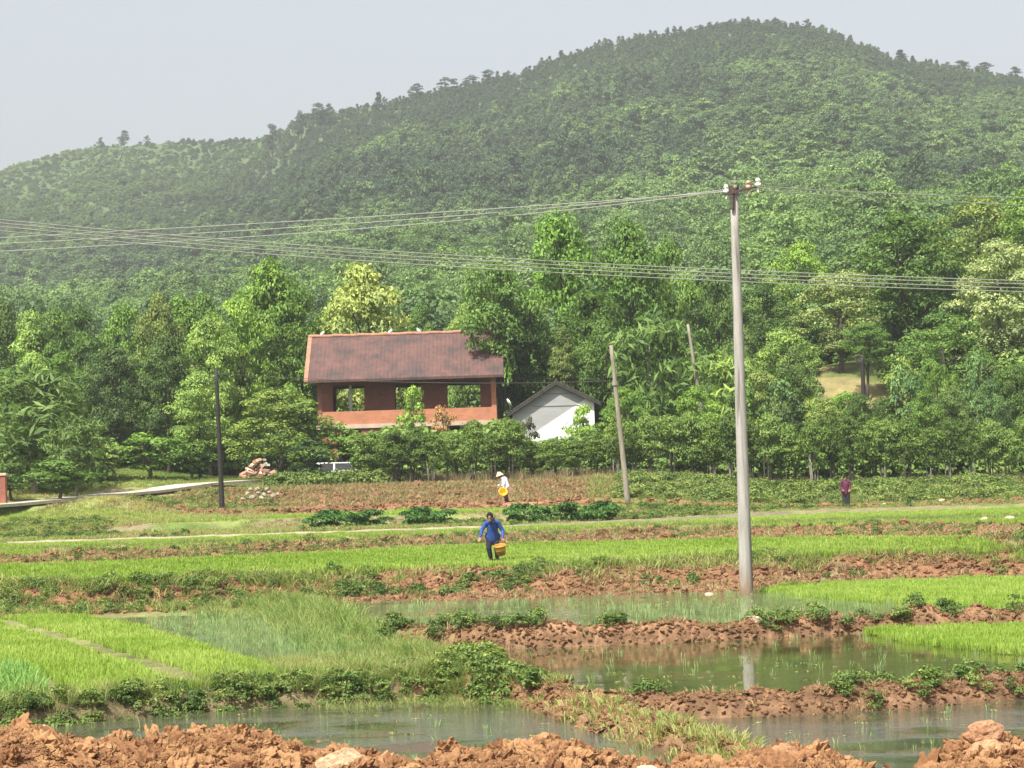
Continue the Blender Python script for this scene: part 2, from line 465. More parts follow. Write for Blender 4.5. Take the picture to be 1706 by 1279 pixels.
l.new(c_, p.inputs['Base Color']); p.inputs['Roughness'].default_value = .95; p.inputs['Specular IOR Level'].default_value = .15
bp = n.new('ShaderNodeBump'); bp.inputs['Distance'].default_value = .05; l.new(nz2, bp.inputs['Height']); l.new(bp.outputs[0], p.inputs['Normal'])
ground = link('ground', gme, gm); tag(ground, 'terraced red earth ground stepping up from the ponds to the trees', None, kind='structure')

# hill sheet
ts2 = np.concatenate([np.linspace(-1.2, -.34, 30)[:-1], np.linspace(-.34, .34, 260), np.linspace(.34, 1.2, 30)[1:]])
ys2 = np.concatenate([200 * np.exp(np.linspace(0, math.log(1500 / 200.), 260))])
hme, HX, HY, HZ = grid('hill', ts2, ys2, lambda x, y: G(x, y, False))
hm = mat_plain('hill_undergrowth', (.045, .08, .028), (.075, .115, .038), .05, .95)
hill = link('hill', hme, hm); tag(hill, 'long wooded hill rising behind the house to a rounded summit', None, kind='structure')

# ------------------------------------------------------------------ water
def mat_water(name, a, b, rip=.012, sx=1.0, spec=.5):
    m, n, l, p = newmat(name)
    nz0 = noisen(n, l, .5, 3, .6, 'Object', (.6, 1, 1))
    l.new(mixc(n, l, ramp(n, l, nz0, .35, .65), a, b), p.inputs['Base Color'])
    p.inputs['Roughness'].default_value = .045; p.inputs['IOR'].default_value = 1.33
    n1 = noisen(n, l, 5.0 * sx, 3, .55, 'Object', (.45, 1.6, 1)); n2 = noisen(n, l, .6, 2, .5, 'Object')
    mm = n.new('ShaderNodeMath'); mm.operation = 'MULTIPLY'; l.new(n1, mm.inputs[0]); l.new(ramp(n, l, n2, .4, .68), mm.inputs[1])
    bp = n.new('ShaderNodeBump'); bp.inputs['Distance'].default_value = rip; l.new(mm.outputs[0], bp.inputs['Height']); l.new(bp.outputs[0], p.inputs['Normal'])
    return m
def water(name, pts, z, mat, label):
    V = [(p.x, p.y, z) for p in pts]
    me = bpy.data.meshes.new(name); me.from_pydata(V, [], [tuple(range(len(V)))]); me.update()
    o = link(name, me, mat); tag(o, label, None, kind='structure'); return o
w1 = mat_water('front_pond_water', (.06, .066, .04), (.085, .08, .045), .035, 1.3)
w2 = mat_water('pond_water', (.045, .052, .016), (.075, .07, .025), .006)
w3 = mat_water('green_pond_water', (.09, .13, .055), (.12, .15, .08), .012)
def strip_poly(fa, fb, x0, x1, n=40, ya=0, yb=0):
    xs = np.linspace(x0, x1, n)
    return [Vector((x, float(fa(x)) + ya, 0)) for x in xs] + [Vector((x, float(fb(x)) + yb, 0)) for x in xs[::-1]]
water('front_pond', strip_poly(lambda x: 26.2, c1, -16, 16), -.5, w1, 'grey green front pond with fine ripples behind the heap of earth')
water('middle_pond', strip_poly(c1, c2, float(DB(38.0)) - .3, 16), -.2, w2, 'still olive pond that mirrors the concrete pole')
_vb = np.linspace(48, 64, 12)
water('back_pond', [Vector((x, float(c2(x)), 0)) for x in np.linspace(float(DB(48)) - .3, 20, 30)] + [Vector((x, float(foot1(x)) + .5, 0)) for x in np.linspace(20, float(DB(64)) - .5, 30)] + [Vector((float(DB(v)) - .3, v, 0)) for v in _vb[::-1]], 0.0, w3, 'shallow green pond with sparse seedlings at the foot of the red bank')
_yl = np.linspace(41, 64, 20)
water('paddy_water', strip_poly(c1, lambda x: c1(x) + .1, -16, -1.4, 12, ya=.3)[:12] + [Vector((float(DB(v)) - .2, v, 0)) for v in _yl] + [Vector((-16, 66.5, 0))], -.165, w3, 'thin sheet of water standing among the near seedling bed')

# ------------------------------------------------------------------ scattering of uncountable stuff
def proto(name, me, mat):
    o = bpy.data.objects.new(name, me)
    if mat is not None and len(me.materials) == 0: me.materials.append(mat)
    return o

def scatter(name, label, protos, pts, scl, tint, rot=None, tilt=0.0, pick=None):
    n = len(pts)
    pts = np.asarray(pts, np.float32)
    me = bpy.data.meshes.new(name); me.vertices.add(n); me.vertices.foreach_set('co', pts.ravel())
    if rot is None: rot = np.stack([rng.normal(0, tilt, n), rng.normal(0, tilt, n), rng.uniform(0, 6.283, n)], -1)
    scl = np.asarray(scl, np.float32)
    if scl.ndim == 1: scl = np.repeat(scl[:, None], 3, 1)
    a = me.attributes.new('rot', 'FLOAT_VECTOR', 'POINT'); a.data.foreach_set('vector', rot.astype(np.float32).ravel())
    a = me.attributes.new('scl', 'FLOAT_VECTOR', 'POINT'); a.data.foreach_set('vector', scl.ravel())
    a = me.attributes.new('tint', 'FLOAT', 'POINT'); a.data.foreach_set('value', np.clip(tint, 0, 1).astype(np.float32))
    a = me.attributes.new('pick', 'INT', 'POINT'); a.data.foreach_set('value', (rng.integers(0, len(protos), n) if pick is None else pick).astype(np.int32))
    me.update()
    o = link(name, me); tag(o, label, None, kind='stuff'); o['category'] = name.replace('_', ' ')
    ng = bpy.data.node_groups.new(name, 'GeometryNodeTree')
    ng.interface.new_socket('Geometry', in_out='INPUT', socket_type='NodeSocketGeometry')
    ng.interface.new_socket('Geometry', in_out='OUTPUT', socket_type='NodeSocketGeometry')
    N = ng.nodes; L = ng.links
    gi = N.new('NodeGroupInput'); go = N.new('NodeGroupOutput')
    jn = N.new('GeometryNodeJoinGeometry')
    for q in protos[::-1]:
        oi = N.new('GeometryNodeObjectInfo'); oi.inputs['Object'].default_value = q; oi.inputs['As Instance'].default_value = True
        L.new(oi.outputs['Geometry'], jn.inputs[0])
    ip = N.new('GeometryNodeInstanceOnPoints')
    L.new(gi.outputs[0], ip.inputs['Points']); L.new(jn.outputs[0], ip.inputs['Instance'])
    ip.inputs['Pick Instance'].default_value = True
    def na(nm, dt, sock):
        q = N.new('GeometryNodeInputNamedAttribute'); q.data_type = dt; q.inputs[0].default_value = nm
        out = [s for s in q.outputs if s.enabled and s.name != 'Exists'][0]; L.new(out, ip.inputs[sock])
    na('pick', 'INT', 'Instance Index'); na('rot', 'FLOAT_VECTOR', 'Rotation'); na('scl', 'FLOAT_VECTOR', 'Scale')
    L.new(ip.outputs[0], go.inputs[0])
    md = o.modifiers.new('scatter', 'NODES'); md.node_group = ng
    return o

def set_v(me, v, per):
    a = me.attributes.new('v', 'FLOAT', 'POINT'); a.data.foreach_set('value', np.repeat(v, per).astype(np.float32))

def blades(name, n, h, spread, width, lean, mat, seed, hv=.35):
    r = np.random.default_rng(seed); V = []; Fc = []
    a = r.uniform(0, 6.283, n); rad = spread * np.sqrt(r.uniform(0, 1, n)); hh = h * (1 - hv * r.uniform(0, 1, n)); ln = lean * r.uniform(.2, 1, n)
    la = a + r.normal(0, .7, n); wa = r.uniform(0, 6.283, n)
    base = np.stack([rad * np.cos(a), rad * np.sin(a), np.zeros(n)], -1)
    d = np.stack([np.cos(la), np.sin(la), np.zeros(n)], -1); w = np.stack([np.cos(wa), np.sin(wa), np.zeros(n)], -1) * width / 2
    m_ = base + d * (ln * hh * .35)[:, None] + np.stack([0 * hh, 0 * hh, hh * .55], -1)
    t_ = base + d * (ln * hh)[:, None] + np.stack([0 * hh, 0 * hh, hh * (1 - .25 * ln)], -1)
    V = np.stack([base - w * .6, base + w * .6, m_ + w, m_ - w, t_ + w * .15, t_ - w * .15], 1).reshape(-1, 3)
    i = np.arange(n)[:, None] * 6
    Q = np.concatenate([i + np.array([[0, 1, 2, 3]]), i + np.array([[3, 2, 4, 5]])], 0)
    me = npmesh(name, V, Q, False); set_v(me, r.uniform(.2, .8, n), 6); return proto(name, me, mat)

def leafcloud(name, cen, rad, nleaf, leaf, seed, upb=.5, aspect=.5, mat=None, zmin=-.35, jit=.55, vr=.5):
    """clumps of small leaf faces; cen (c,3), rad (c,3)"""
    r = np.random.default_rng(seed); c = len(cen); n = c * nleaf
    ci = np.repeat(np.arange(c), nleaf)
    d = r.normal(0, 1, (n, 3)); d /= np.linalg.norm(d, axis=1)[:, None]
    d[:, 2] = np.where(d[:, 2] < zmin, -d[:, 2] * .6, d[:, 2]); d /= np.linalg.norm(d, axis=1)[:, None]
    pos = cen[ci] + d * rad[ci] * r.uniform(.55, 1.08, n)[:, None]
    nm = d + np.array([0, 0, upb]) + r.normal(0, jit, (n, 3)); nm /= np.linalg.norm(nm, axis=1)[:, None]
    ref = r.normal(0, 1, (n, 3)); t = np.cross(nm, ref); t /= np.linalg.norm(t, axis=1)[:, None]; b = np.cross(nm, t)
    L = leaf * r.uniform(.6, 1.25, n)[:, None]
    V = np.stack([pos - t * L * .5, pos + b * L * aspect * .5 + nm * L * .08, pos + t * L * .5 - nm * L * .06, pos - b * L * aspect * .5 + nm * L * .08], 1).reshape(-1, 3)
    me = npmesh(name, V, np.arange(n * 4).reshape(n, 4), False)
    cv = r.uniform(0, 1, c)[ci] * vr + r.uniform(0, 1, n) * (1 - vr)
    set_v(me, cv, 4)
    if mat: me.materials.append(mat)
    return me

def crown_clumps(seed, n, rx, z0, z1, shape='round', cr=1.0):
    r = np.random.default_rng(seed); out = []; lob = r.uniform(0, 6.28, 6)
    while len(out) < n:
        a = r.uniform(0, 6.283); h = r.uniform(0, 1)
        if shape == 'dome': env = max(0.03, 1 - h ** 2.4) ** .6
        elif shape == 'round': env = math.sqrt(max(0, 1 - (2 * h - .95) ** 2)) * (1 if h > .2 else .8)
        elif shape == 'tall': env = (math.sin(math.pi * min(1, h * .82 + .16)) ** .7) * (.95 - .45 * h)
        elif shape == 'cone': env = 1 - .92 * h
        elif shape == 'spread': env = .45 + .55 * math.sin(math.pi * (h * .7 + .2)) if h > .25 else .35
        else: env = 1
        env *= 1 + .16 * math.sin(3 * a + lob[0] + 4 * h) + .13 * math.sin(5 * a + lob[1] - 7 * h) + .10 * math.sin(9 * h + lob[2] + a)
        q = env * (r.uniform(0, 1) ** .42)
        out.append((q * rx * math.cos(a), q * rx * math.sin(a), z0 + (z1 - z0) * h))
    c = np.array(out); s = cr * r.uniform(.6, 1.25, n)
    return c, np.stack([s * r.uniform(.9, 1.3, n), s * r.uniform(.9, 1.3, n), s * r.uniform(.5, .8, n)], -1)

from mathutils import noise as mnoise
def rock_mesh(name, seed, sub=2, rough=.35, flat=.7):
    bm = bmesh.new(); bmesh.ops.create_icosphere(bm, subdivisions=sub, radius=1)
    r = random.Random(seed); cuts = [(Vector((r.gauss(0, 1), r.gauss(0, 1), r.gauss(0, 1))).normalized(), r.uniform(.6, .92)) for _ in range(7)]
    off = Vector((r.uniform(-9, 9), r.uniform(-9, 9), r.uniform(-9, 9)))
    for v in bm.verts:
        c = v.co.copy()
        for nn, dd in cuts:
            k = c.dot(nn) - dd
            if k > 0: c -= nn * k * .75
        k = 1 + rough * (.55 * mnoise.noise(v.co * 1.4 + off) + .42 * mnoise.noise(v.co * 3.4 + off) + .26 * mnoise.noise(v.co * 8 + off))
        v.co = Vector((c.x * k, c.y * k, c.z * k * flat))
    me = bpy.data.meshes.new(name); bm.to_mesh(me); bm.free(); return me

def inpoly(x, y, poly):
    c = np.zeros(len(x), bool); n_ = len(poly)
    for i in range(n_):
        a = poly[i]; b = poly[(i + 1) % n_]
        cond = ((a.y > y) != (b.y > y)) & (x < (b.x - a.x) * (y - a.y) / (b.y - a.y + 1e-12) + a.x)
        c ^= cond
    return c

def sample_poly(poly, dens):
    xs = [p.x for p in poly]; ys_ = [p.y for p in poly]
    A = (max(xs) - min(xs)) * (max(ys_) - min(ys_)); n = int(A * dens)
    x = rng.uniform(min(xs), max(xs), n); y = rng.uniform(min(ys_), max(ys_), n)
    k = inpoly(x, y, poly); return x[k], y[k]

def sample_band(fa, fb, t0, t1, x0, x1, dens, w=None):
    """points between two curves, at fractions t0..t1 of the way"""
    n = int((x1 - x0) * 4 * dens * 3)
    x = rng.uniform(x0, x1, n); a = fa(x); b = fb(x); wid = np.abs(b - a) * (t1 - t0)
    keep = rng.uniform(0, 12, n) < wid; x = x[keep]; a = a[keep]; b = b[keep]
    t = rng.uniform(t0, t1, len(x)); return x, a + (b - a) * t

def on(x, y, dz=0): return np.stack([x, y, G(x, y) + dz], -1)

# --- soil clods
soilM = mat_inst('clod_soil', (.35, .195, .09), (.185, .088, .04), .95, .016, 5)
clods = [proto('clod', rock_mesh('clod', 100 + i, 4, .95, .75), soilM) for i in range(6)]
xh = rng.uniform(-6.5, 6.5, 22000); yh_ = rng.normal(MD - .3, .75, 22000)
keep = (yh_ > 23.6) & (yh_ < 27.0); xh = xh[keep]; yh_ = yh_[keep]
sh = .015 + .075 * rng.power(.5, len(xh)) ** 2.2
sh = np.where(rng.uniform(0, 1, len(xh)) < .018, rng.uniform(.10, .17, len(xh)), sh)
scatter('soil_clods', 'rough orange clods of dug earth heaped along the near edge', clods, on(xh, yh_, .0), np.stack([sh * rng.uniform(.8, 1.5, len(sh)), sh, sh], -1), rng.uniform(0, 1, len(xh)), tilt=.6)
parts = []
bankM = mat_inst('bank_soil', (.25, .14, .07), (.15, .08, .042), .95, .008, 4)
clods2 = [proto('bank_clod', rock_mesh('bank_clod', 200 + i, 3, 1.0, .6), bankM) for i in range(5)]
x, y = sample_band(foot1, top1, .0, 1.0, -20, 22, 70); s = rng.uniform(.03, .13, len(x)) * rng.uniform(.3, 1, len(x)); parts.append((x, y, s))
x, y = sample_band(lambda x: c2(x) - .7, lambda x: c2(x) + .7, 0, 1, -6, 14, 250); k = x > DB(y) + .3; x = x[k]; y = y[k]; parts.append((x, y, rng.uniform(.012, .045, len(x))))
x, y = sample_band(lambda x: c1(x) - .7, lambda x: c1(x) + .6, 0, 1, 0, 11, 300); parts.append((x, y, rng.uniform(.012, .04, len(x))))
x = rng.uniform(-1.7, .3, 700); y = c1(x) + rng.uniform(-1.3, .6, 700); parts.append((x, y, rng.uniform(.015, .06, 700)))
x, y = sample_band(foot2, top2, 0, 1, -22, 24, 14); parts.append((x, y, rng.uniform(.05, .2, len(x))))
x = rng.uniform(-16, 24, 1500); y = rng.normal(118.3, 1.0, 1500); parts.append((x, y, rng.uniform(.06, .22, 1500)))
x = rng.uniform(-16, 10, 1600); y = rng.uniform(127.5, 134, 1600); parts.append((x, y, rng.uniform(.06, .25, 1600)))
for q in range(14): pass
x = rng.normal(0, .3, 500); y = rng.normal(0, .3, 500); q = rng.uniform(0, 1, 500)
dx = np.interp(q, np.linspace(0, 1, len(D2p)), [a.x for a in D2p]); dy_ = np.interp(q, np.linspace(0, 1, len(D2p)), [a.y for a in D2p]); parts.append((x + dx, y + dy_, rng.uniform(.03, .1, 500)))
bx = np.concatenate([a[0] for a in parts]); by = np.concatenate([a[1] for a in parts]); bs = np.concatenate([a[2] for a in parts])
scatter('bank_clods', 'broken red brown clods along the banks and bunds', clods2, on(bx, by), np.stack([bs * 1.3, bs, bs * .9], -1), rng.uniform(0, 1, len(bx)), tilt=.5)

# --- rice seedlings
riceM = mat_leaf('rice_leaf', (.25, .37, .05), (.36, .46, .10), trans=.3, clump=.3)
rice = [blades('rice_tuft', 16, .15, .075, .014, .35, riceM, 300 + i) for i in range(4)]
riceFar = [blades('rice_patch', 30, .20, .20, .028, .35, riceM, 320 + i) for i in range(4)]
bed1 = [Z(-60,1080,-.13), Z(-60,1045,-.13), Z(20,1031,-.13), Z(130,1028,-.13), Z(230,1047,-.13), Z(400,1100,-.13), Z(560,1125,-.13), Z(600,1140,-.13), Z(150,1165,-.13), Z(100,1140,-.13), Z(0,1100,-.13)]
x, y = sample_poly(bed1, 75)
k = y > c1(x) + .1; x = x[k]; y = y[k]
fur = segdist(x, y, [Z(0,1033,-.1), Z(110,1065,-.1), Z(230,1100,-.1), Z(330,1135,-.1)]) > .33
x = x[fur]; y = y[fur]
t = .5 + 1.1 * fbm(x * .5, y * .5, 81, 3)
scatter('rice_seedlings', 'dense bright green rice seedlings in the near left bed', rice, on(x, y, .0), rng.uniform(.8, 1.25, len(x)), t, tilt=.1)
bed0 = [Z(-60,1160,-.13), Z(-60,1110,-.13), Z(40,1125,-.13), Z(75,1160,-.13)]
blueM = mat_leaf('bluish_rice_leaf', (.17, .33, .08), (.27, .42, .11), trans=.3, clump=.3)
blueRice = [blades('coarse_tuft', 12, .26, .1, .02, .5, blueM, 340 + i) for i in range(3)]
x, y = sample_poly(bed0, 45); scatter('coarse_seedlings', 'taller bluish green seedlings at the left edge of the photo', blueRice, on(x, y), rng.uniform(.8, 1.3, len(x)), rng.uniform(0, 1, len(x)), tilt=.1)
x, y = sample_band(top1, foot2, .02, .99, -22, 24, 75)
t = .35 + .9 * fbm(x * .25, y * .2, 83, 3)
t = t - .0
scatter('paddy_rice', 'long band of light green rice where the person in blue walks', riceFar, on(x, y), rng.uniform(.8, 1.2, len(x)), t, tilt=.08)
r1 = [Z(1262,986,.0), Z(1300,980,.0), Z(1500,970,.0), Z(1800,963,.0), Z(1800,1022,.0), Z(1560,1010,.0), Z(1400,1000,.0)]
x, y = sample_poly(r1, 60); k = (y < foot1(x) - .1) & (y > c2(x) + .5); x = x[k]; y = y[k]
scatter('pole_side_rice', 'bright rice bed at the right behind the pale pole', rice, on(x, y, .1), rng.uniform(.9, 1.3, len(x)), .2 + .8 * fbm(x, y, 3, 2) + .2, tilt=.1)
r2 = [Z(1425,1052,-.2), Z(1500,1047,-.2), Z(1800,1036,-.2), Z(1800,1103,-.2), Z(1600,1083,-.2), Z(1500,1070,-.2)]
x, y = sample_poly(r2, 80); k = (y < c2(x) - .5); x = x[k]; y = y[k]
scatter('pond_side_rice', 'bright rice bed reaching into the olive pond at the right', rice, on(x, y, .16), rng.uniform(.9, 1.25, len(x)), .3 + .8 * fbm(x, y, 4, 2), tilt=.1)
# upper strips
x, y = sample_band(top2, chan, .06, .42, -24, 24, 60); x2, y2 = sample_band(top2, chan, .54, .95, -24, 24, 60)
tt = np.concatenate([.1 + .5 * fbm(x * .2, y * .2, 7, 2), .5 + .5 * fbm(x2 * .2, y2 * .2, 7, 2)])
x = np.concatenate([x, x2]); y = np.concatenate([y, y2]); k = rng.uniform(0, 1, len(x)) < (1 - .6 * np.exp(-((x - 9) / 6) ** 2)); x, y, tt = x[k], y[k], tt[k]
scatter('upper_rice', 'narrow strips of short green rice in front of the concrete channel', riceFar, on(x, y), rng.uniform(.5, .9, len(x)), tt, tilt=.08)
x = rng.uniform(-26, 8, 5200); y = rng.uniform(108.2, 116.8, 5200)
scatter('far_rice', 'thin green rice strip behind the channel at the left', riceFar, on(x, y), rng.uniform(.5, .8, len(x)), .5 + .4 * fbm(x * .2, y * .2, 17, 2), tilt=.08)
# sparse seedlings standing in the ponds
paleM = mat_leaf('pale_seedling_leaf', (.22, .33, .13), (.33, .40, .18), trans=.35, clump=.25)
sparse = [blades('seedling', 5, .15, .04, .012, .45, paleM, 360 + i) for i in range(4)]
x, y = sample_band(lambda x: c2(x) + .8, foot1, 0, .97, float(DB(52)), 18, 9)
k = (fbm(x * .25, y * .4, 91, 3) > -.18) & (x > DB(y)); x = x[k]; y = y[k]
pt = np.stack([x, y, np.full(len(x), -.02)], -1)
pud = [Z(230,1036,-.1), Z(300,1020,-.1), Z(560,1025,-.1), Z(620,1085,-.1), Z(600,1110,-.1), Z(400,1075,-.1)]
x, y = sample_poly(pud, 16); pt = np.concatenate([pt, np.stack([x, y, np.full(len(x), -.12)], -1)])
x, y = sample_band(c1, c2, .15, .9, float(DB(40)), 12, .9); pt = np.concatenate([pt, np.stack([x, y, np.full(len(x), -.22)], -1)])
x, y = sample_band(lambda x: 30 + 0 * x, c1, .1, .95, -9, 9, .9); pt = np.concatenate([pt, np.stack([x, y, np.full(len(x), -.52)], -1)])
scatter('pond_seedlings', 'sparse pale seedlings standing in the shallow ponds', sparse, pt, rng.uniform(.6, 1.2, len(pt)), rng.uniform(0, 1, len(pt)), tilt=.15)

debM = mat_leaf('floating_bit', (.28, .25, .12), (.22, .30, .08), trans=.1, clump=.3)
deb = [proto('floating_leaf', leafcloud('floating_leaf', np.array([[0, 0, 0.], [.06, .03, 0]]), np.array([[.05, .05, .004]] * 2), 5, .05, 480 + i, 3.0, .5), debM) for i in range(3)]
x, y = sample_band(c1, c2, .12, .92, float(DB(40)), 12, 2.2); k = fbm(x * .4, y * .4, 97, 3) > -.1; x, y = x[k], y[k]; pt = np.stack([x, y, np.full(len(x), -.193)], -1)
x, y = sample_band(lambda x: 29 + 0 * x, c1, .1, .95, -9, 9, 1.2); pt = np.concatenate([pt, np.stack([x, y, np.full(len(x), -.493)], -1)])
x, y = sample_band(lambda x: c2(x) + .8, foot1, 0, .97, float(DB(52)), 16, 2); pt = np.concatenate([pt, np.stack([x, y, np.full(len(x), .007)], -1)])
scatter('floating_debris', 'scraps of leaf and straw floating on the ponds', deb, pt, rng.uniform(.4, 1.1, len(pt)), rng.uniform(0, 1, len(pt)))

# --- grass and weeds
grassM = mat_leaf('bund_grass', (.15, .25, .05), (.38, .36, .14), trans=.3, clump=.45)
tall = [blades('tall_grass', 34, .6, .22, .014, .95, grassM, 400 + i) for i in range(4)]
short = [blades('short_grass', 22, .24, .20, .018, 1.0, grassM, 420 + i) for i in range(4)]
weedM = mat_leaf('bank_weed_leaf', (.075, .135, .03), (.21, .27, .065), trans=.25, clump=.5)
def weed_mesh(i, n=7, rx=.22, cr=.12, leaf=.075, nl=34):
    c, r_ = crown_clumps(500 + i, n, rx, .05, .26, 'round', cr); return leafcloud('weed', c, r_, nl, leaf, 520 + i, .7)
weeds = [proto('weed', weed_mesh(i), weedM) for i in range(5)]
S = []
def addS(x, y, sc, tt): S.append((x, y, sc, tt))
x = rng.uniform(-1.9, -.1, 420); y = c1(x) + rng.uniform(-1.2, 1.6, 420); addS(x, y, rng.uniform(.2, .5, 420), rng.uniform(0, .8, 420))
# tall pale grass on the diagonal bund
q = rng.uniform(0, 1, 420); sx = np.interp(q, np.linspace(0, 1, len(DBp)), _dx); sy = np.interp(q, np.linspace(0, 1, len(DBp)), _dy)
x = sx + rng.normal(-.35, .5, 420); y = sy + rng.normal(0, .55, 420)
addS(x, y, rng.uniform(.5, 1.0, 420) * (0.65 + .5 * np.exp(-((q - .72) / .25) ** 2)), .3 + .25 * rng.normal(0, 1, 420))
x, y = sample_poly([Z(300,1018,-.1), Z(500,1003,0), Z(560,1040,0), Z(430,1030,-.1)], 9); addS(x, y, rng.uniform(.35, .7, len(x)), rng.uniform(.2, .8, len(x)))
x, y = sample_band(lambda x: c1(x) - .35, lambda x: c1(x) + .65, 0, 1, -12, .6, 28); k = x < DB(c1(x)) + .8; x = x[k]; y = y[k]
addS(x, y, rng.uniform(.3, .6, len(x)), rng.uniform(0, .9, len(x)))
x, y = sample_poly([Z(440,1100,-.1), Z(620,1075,0), Z(790,1108,-.1), Z(780,1135,-.1), Z(480,1140,-.1)], 16); addS(x, y, rng.uniform(.3, .6, len(x)), rng.uniform(.3, 1, len(x)))
gx, gy, gs, gt = [np.concatenate(v) for v in zip(*S)]
scatter('tall_grass_clumps', 'long pale grass on the bund between the seedling bed and the ponds', tall, on(gx, gy), gs, gt, tilt=.12)
S = []
x, y = sample_band(foot1, top1, .0, 1.1, -16, -5, 22); addS(x, y, rng.uniform(.6, 1.3, len(x)), rng.uniform(0, .9, len(x)))
x, y = sample_band(foot1, top1, .8, 1.15, -22, 24, 18); k = fbm(x * .5, y * .5, 55, 2) > -.3; addS(x[k], y[k], rng.uniform(.7, 1.5, k.sum()), rng.uniform(0, .9, k.sum()))
x, y = sample_band(foot2, top2, 0, 1.1, -24, 26, 40); addS(x, y, rng.uniform(.3, .7, len(x)), rng.uniform(0, 1, len(x)))
x, y = sample_band(top2, chan, .44, .54, -24, 26, 36); addS(x, y, rng.uniform(.4, .8, len(x)), rng.uniform(0, .8, len(x)))
x = rng.uniform(-26, 28, 9000); y = chan(x) + rng.uniform(.9, 13, 9000); k = (fbm(x * .2, y * .3, 57, 3) > -.2) & (y < 108.5); addS(x[k], y[k], rng.uniform(.4, .9, k.sum()), rng.uniform(.1, 1, k.sum()))
x = rng.uniform(2, 30, 15000); y = rng.uniform(107, 139, 15000); k = x / y > .03; addS(x[k], y[k], np.where(y[k] > 127, 1.6, .5) * rng.uniform(.6, 1.2, k.sum()), .35 + .5 * rng.uniform(0, 1, k.sum()) + .5 * fbm(x[k] * .2, y[k] * .2, 5, 2))
x = rng.uniform(-34, -11, 17000); y = rng.uniform(108, 160, 17000); k = x / y < -.085; addS(x[k], y[k], rng.uniform(.4, 1.1, k.sum()), .5 + .9 * fbm(x[k] * .15, y[k] * .15, 8, 3))
q = rng.uniform(0, 1, 300); dx = np.interp(q, np.linspace(0, 1, len(D2p)), [a.x for a in D2p]); dy_ = np.interp(q, np.linspace(0, 1, len(D2p)), [a.y for a in D2p])
addS(dx + rng.normal(-.05, .3, 300), dy_ + rng.normal(-.05, .3, 300), rng.uniform(.4, .9, 300), rng.uniform(.3, .9, 300))
gx, gy, gs, gt = [np.concatenate(v) for v in zip(*S)]
# keep the path clear
PEOPLE = [P(842, 838, 123.5), P(1410, 849, 124), P(822, 938, 74)]
def clear(gx, gy, pr):
    k = segdist(gx, gy, PATH) > pr
    k &= ~((gy > chan(gx) - 1.1) & (gy < chan(gx) + .9) & (gx < 13.5))
    for q in PEOPLE: k &= ~((np.abs(gx - q.x) < .9) & (gy < q.y + .3) & (gy > q.y - 4))
    return k
k = clear(gx, gy, 1.6); gx, gy, gs, gt = gx[k], gy[k], gs[k], gt[k]
scatter('bank_grass', 'short dry and green grass covering the banks and field edges', short, on(gx, gy), gs, gt, tilt=.15)
S = []
x = rng.uniform(-13, -5.5, 420); y = rng.uniform(136.8, 139.8, 420); addS(x, y, rng.uniform(1.9, 3.2, 420), rng.uniform(.2, .9, 420))
x, y = sample_band(foot1, top1, .5, 1.1, -22, 24, 9); k = fbm(x * .45, y * .3, 61, 3) > .02; addS(x[k], y[k], rng.uniform(.4, 1.1, k.sum()), rng.uniform(0, .7, k.sum()))
x, y = sample_band(foot1, top1, .0, 1.1, -14, -5.5, 5); addS(x, y, rng.uniform(.4, .9, len(x)), rng.uniform(0, .8, len(x)))
x, y = sample_band(lambda x: c2(x) - .5, lambda x: c2(x) + .6, .1, 1, -4.5, 13, 12); k = (fbm(x * .6, y * 0, 63, 2) > .0) & (x > DB(y)); addS(x[k], y[k], rng.uniform(.5, 1.0, k.sum()), rng.uniform(0, .7, k.sum()))
x, y = sample_band(lambda x: c1(x) - .5, lambda x: c1(x) + .5, .0, 1, 1.6, 9, 14); k = fbm(x * .8, y * 0, 67, 2) > .05; addS(x[k], y[k], rng.uniform(.4, .9, k.sum()), rng.uniform(0, .7, k.sum()))
x, y = sample_band(lambda x: c1(x) - .75, lambda x: c1(x) + .15, .0, 1, -12, -.2, 34); addS(x, y, rng.uniform(.4, .9, len(x)), rng.uniform(0, .8, len(x)))
x = rng.uniform(-1.5, -.2, 60); y = c1(x) + rng.uniform(-1.3, .2, 60); addS(x, y, rng.uniform(.35, .8, 60), rng.uniform(.2, .9, 60))
x = rng.normal(-.65, .45, 130); y = c1(x) + rng.normal(.3, .4, 130); addS(x, y, rng.uniform(.6, 1.1, 130), rng.uniform(.2, .9, 130))
x, y = sample_band(foot2, top2, .2, 1.1, -24, 26, 6); k = fbm(x * .25, y * .3, 69, 3) > .0; addS(x[k], y[k], rng.uniform(.35, .85, k.sum()), rng.uniform(0, .9, k.sum()))
x = rng.uniform(4, 30, 3800); y = rng.uniform(110, 138, 3800); k = (x / y > .04) & ((y > 127) | (rng.uniform(0, 1, 3800) < .3)); addS(x[k], y[k], np.where(y[k] > 127, 1.7, .6) * rng.uniform(.5, 1.3, k.sum()), rng.uniform(.2, 1, k.sum()))
x = rng.uniform(-26, 26, 2200); y = chan(x) + rng.uniform(1, 8, 2200); k = fbm(x * .15, y * .2, 73, 2) > .05; addS(x[k], y[k], rng.uniform(.5, 1.1, k.sum()), rng.uniform(0, .9, k.sum()))
x = rng.uniform(-34, -12, 2600); y = rng.uniform(107, 136, 2600); k = fbm(x * .2, y * .2, 74, 3) > .1; addS(x[k], y[k], rng.uniform(.5, 1.2, k.sum()), rng.uniform(.2, 1, k.sum()))
gx, gy, gs, gt = [np.concatenate(v) for v in zip(*S)]
k = clear(gx, gy, 2.0); gx, gy, gs, gt = gx[k], gy[k], gs[k], gt[k]
scatter('bank_weeds', 'low dark green leafy weeds growing on the earth banks', weeds, on(gx, gy), gs, gt, tilt=.2)
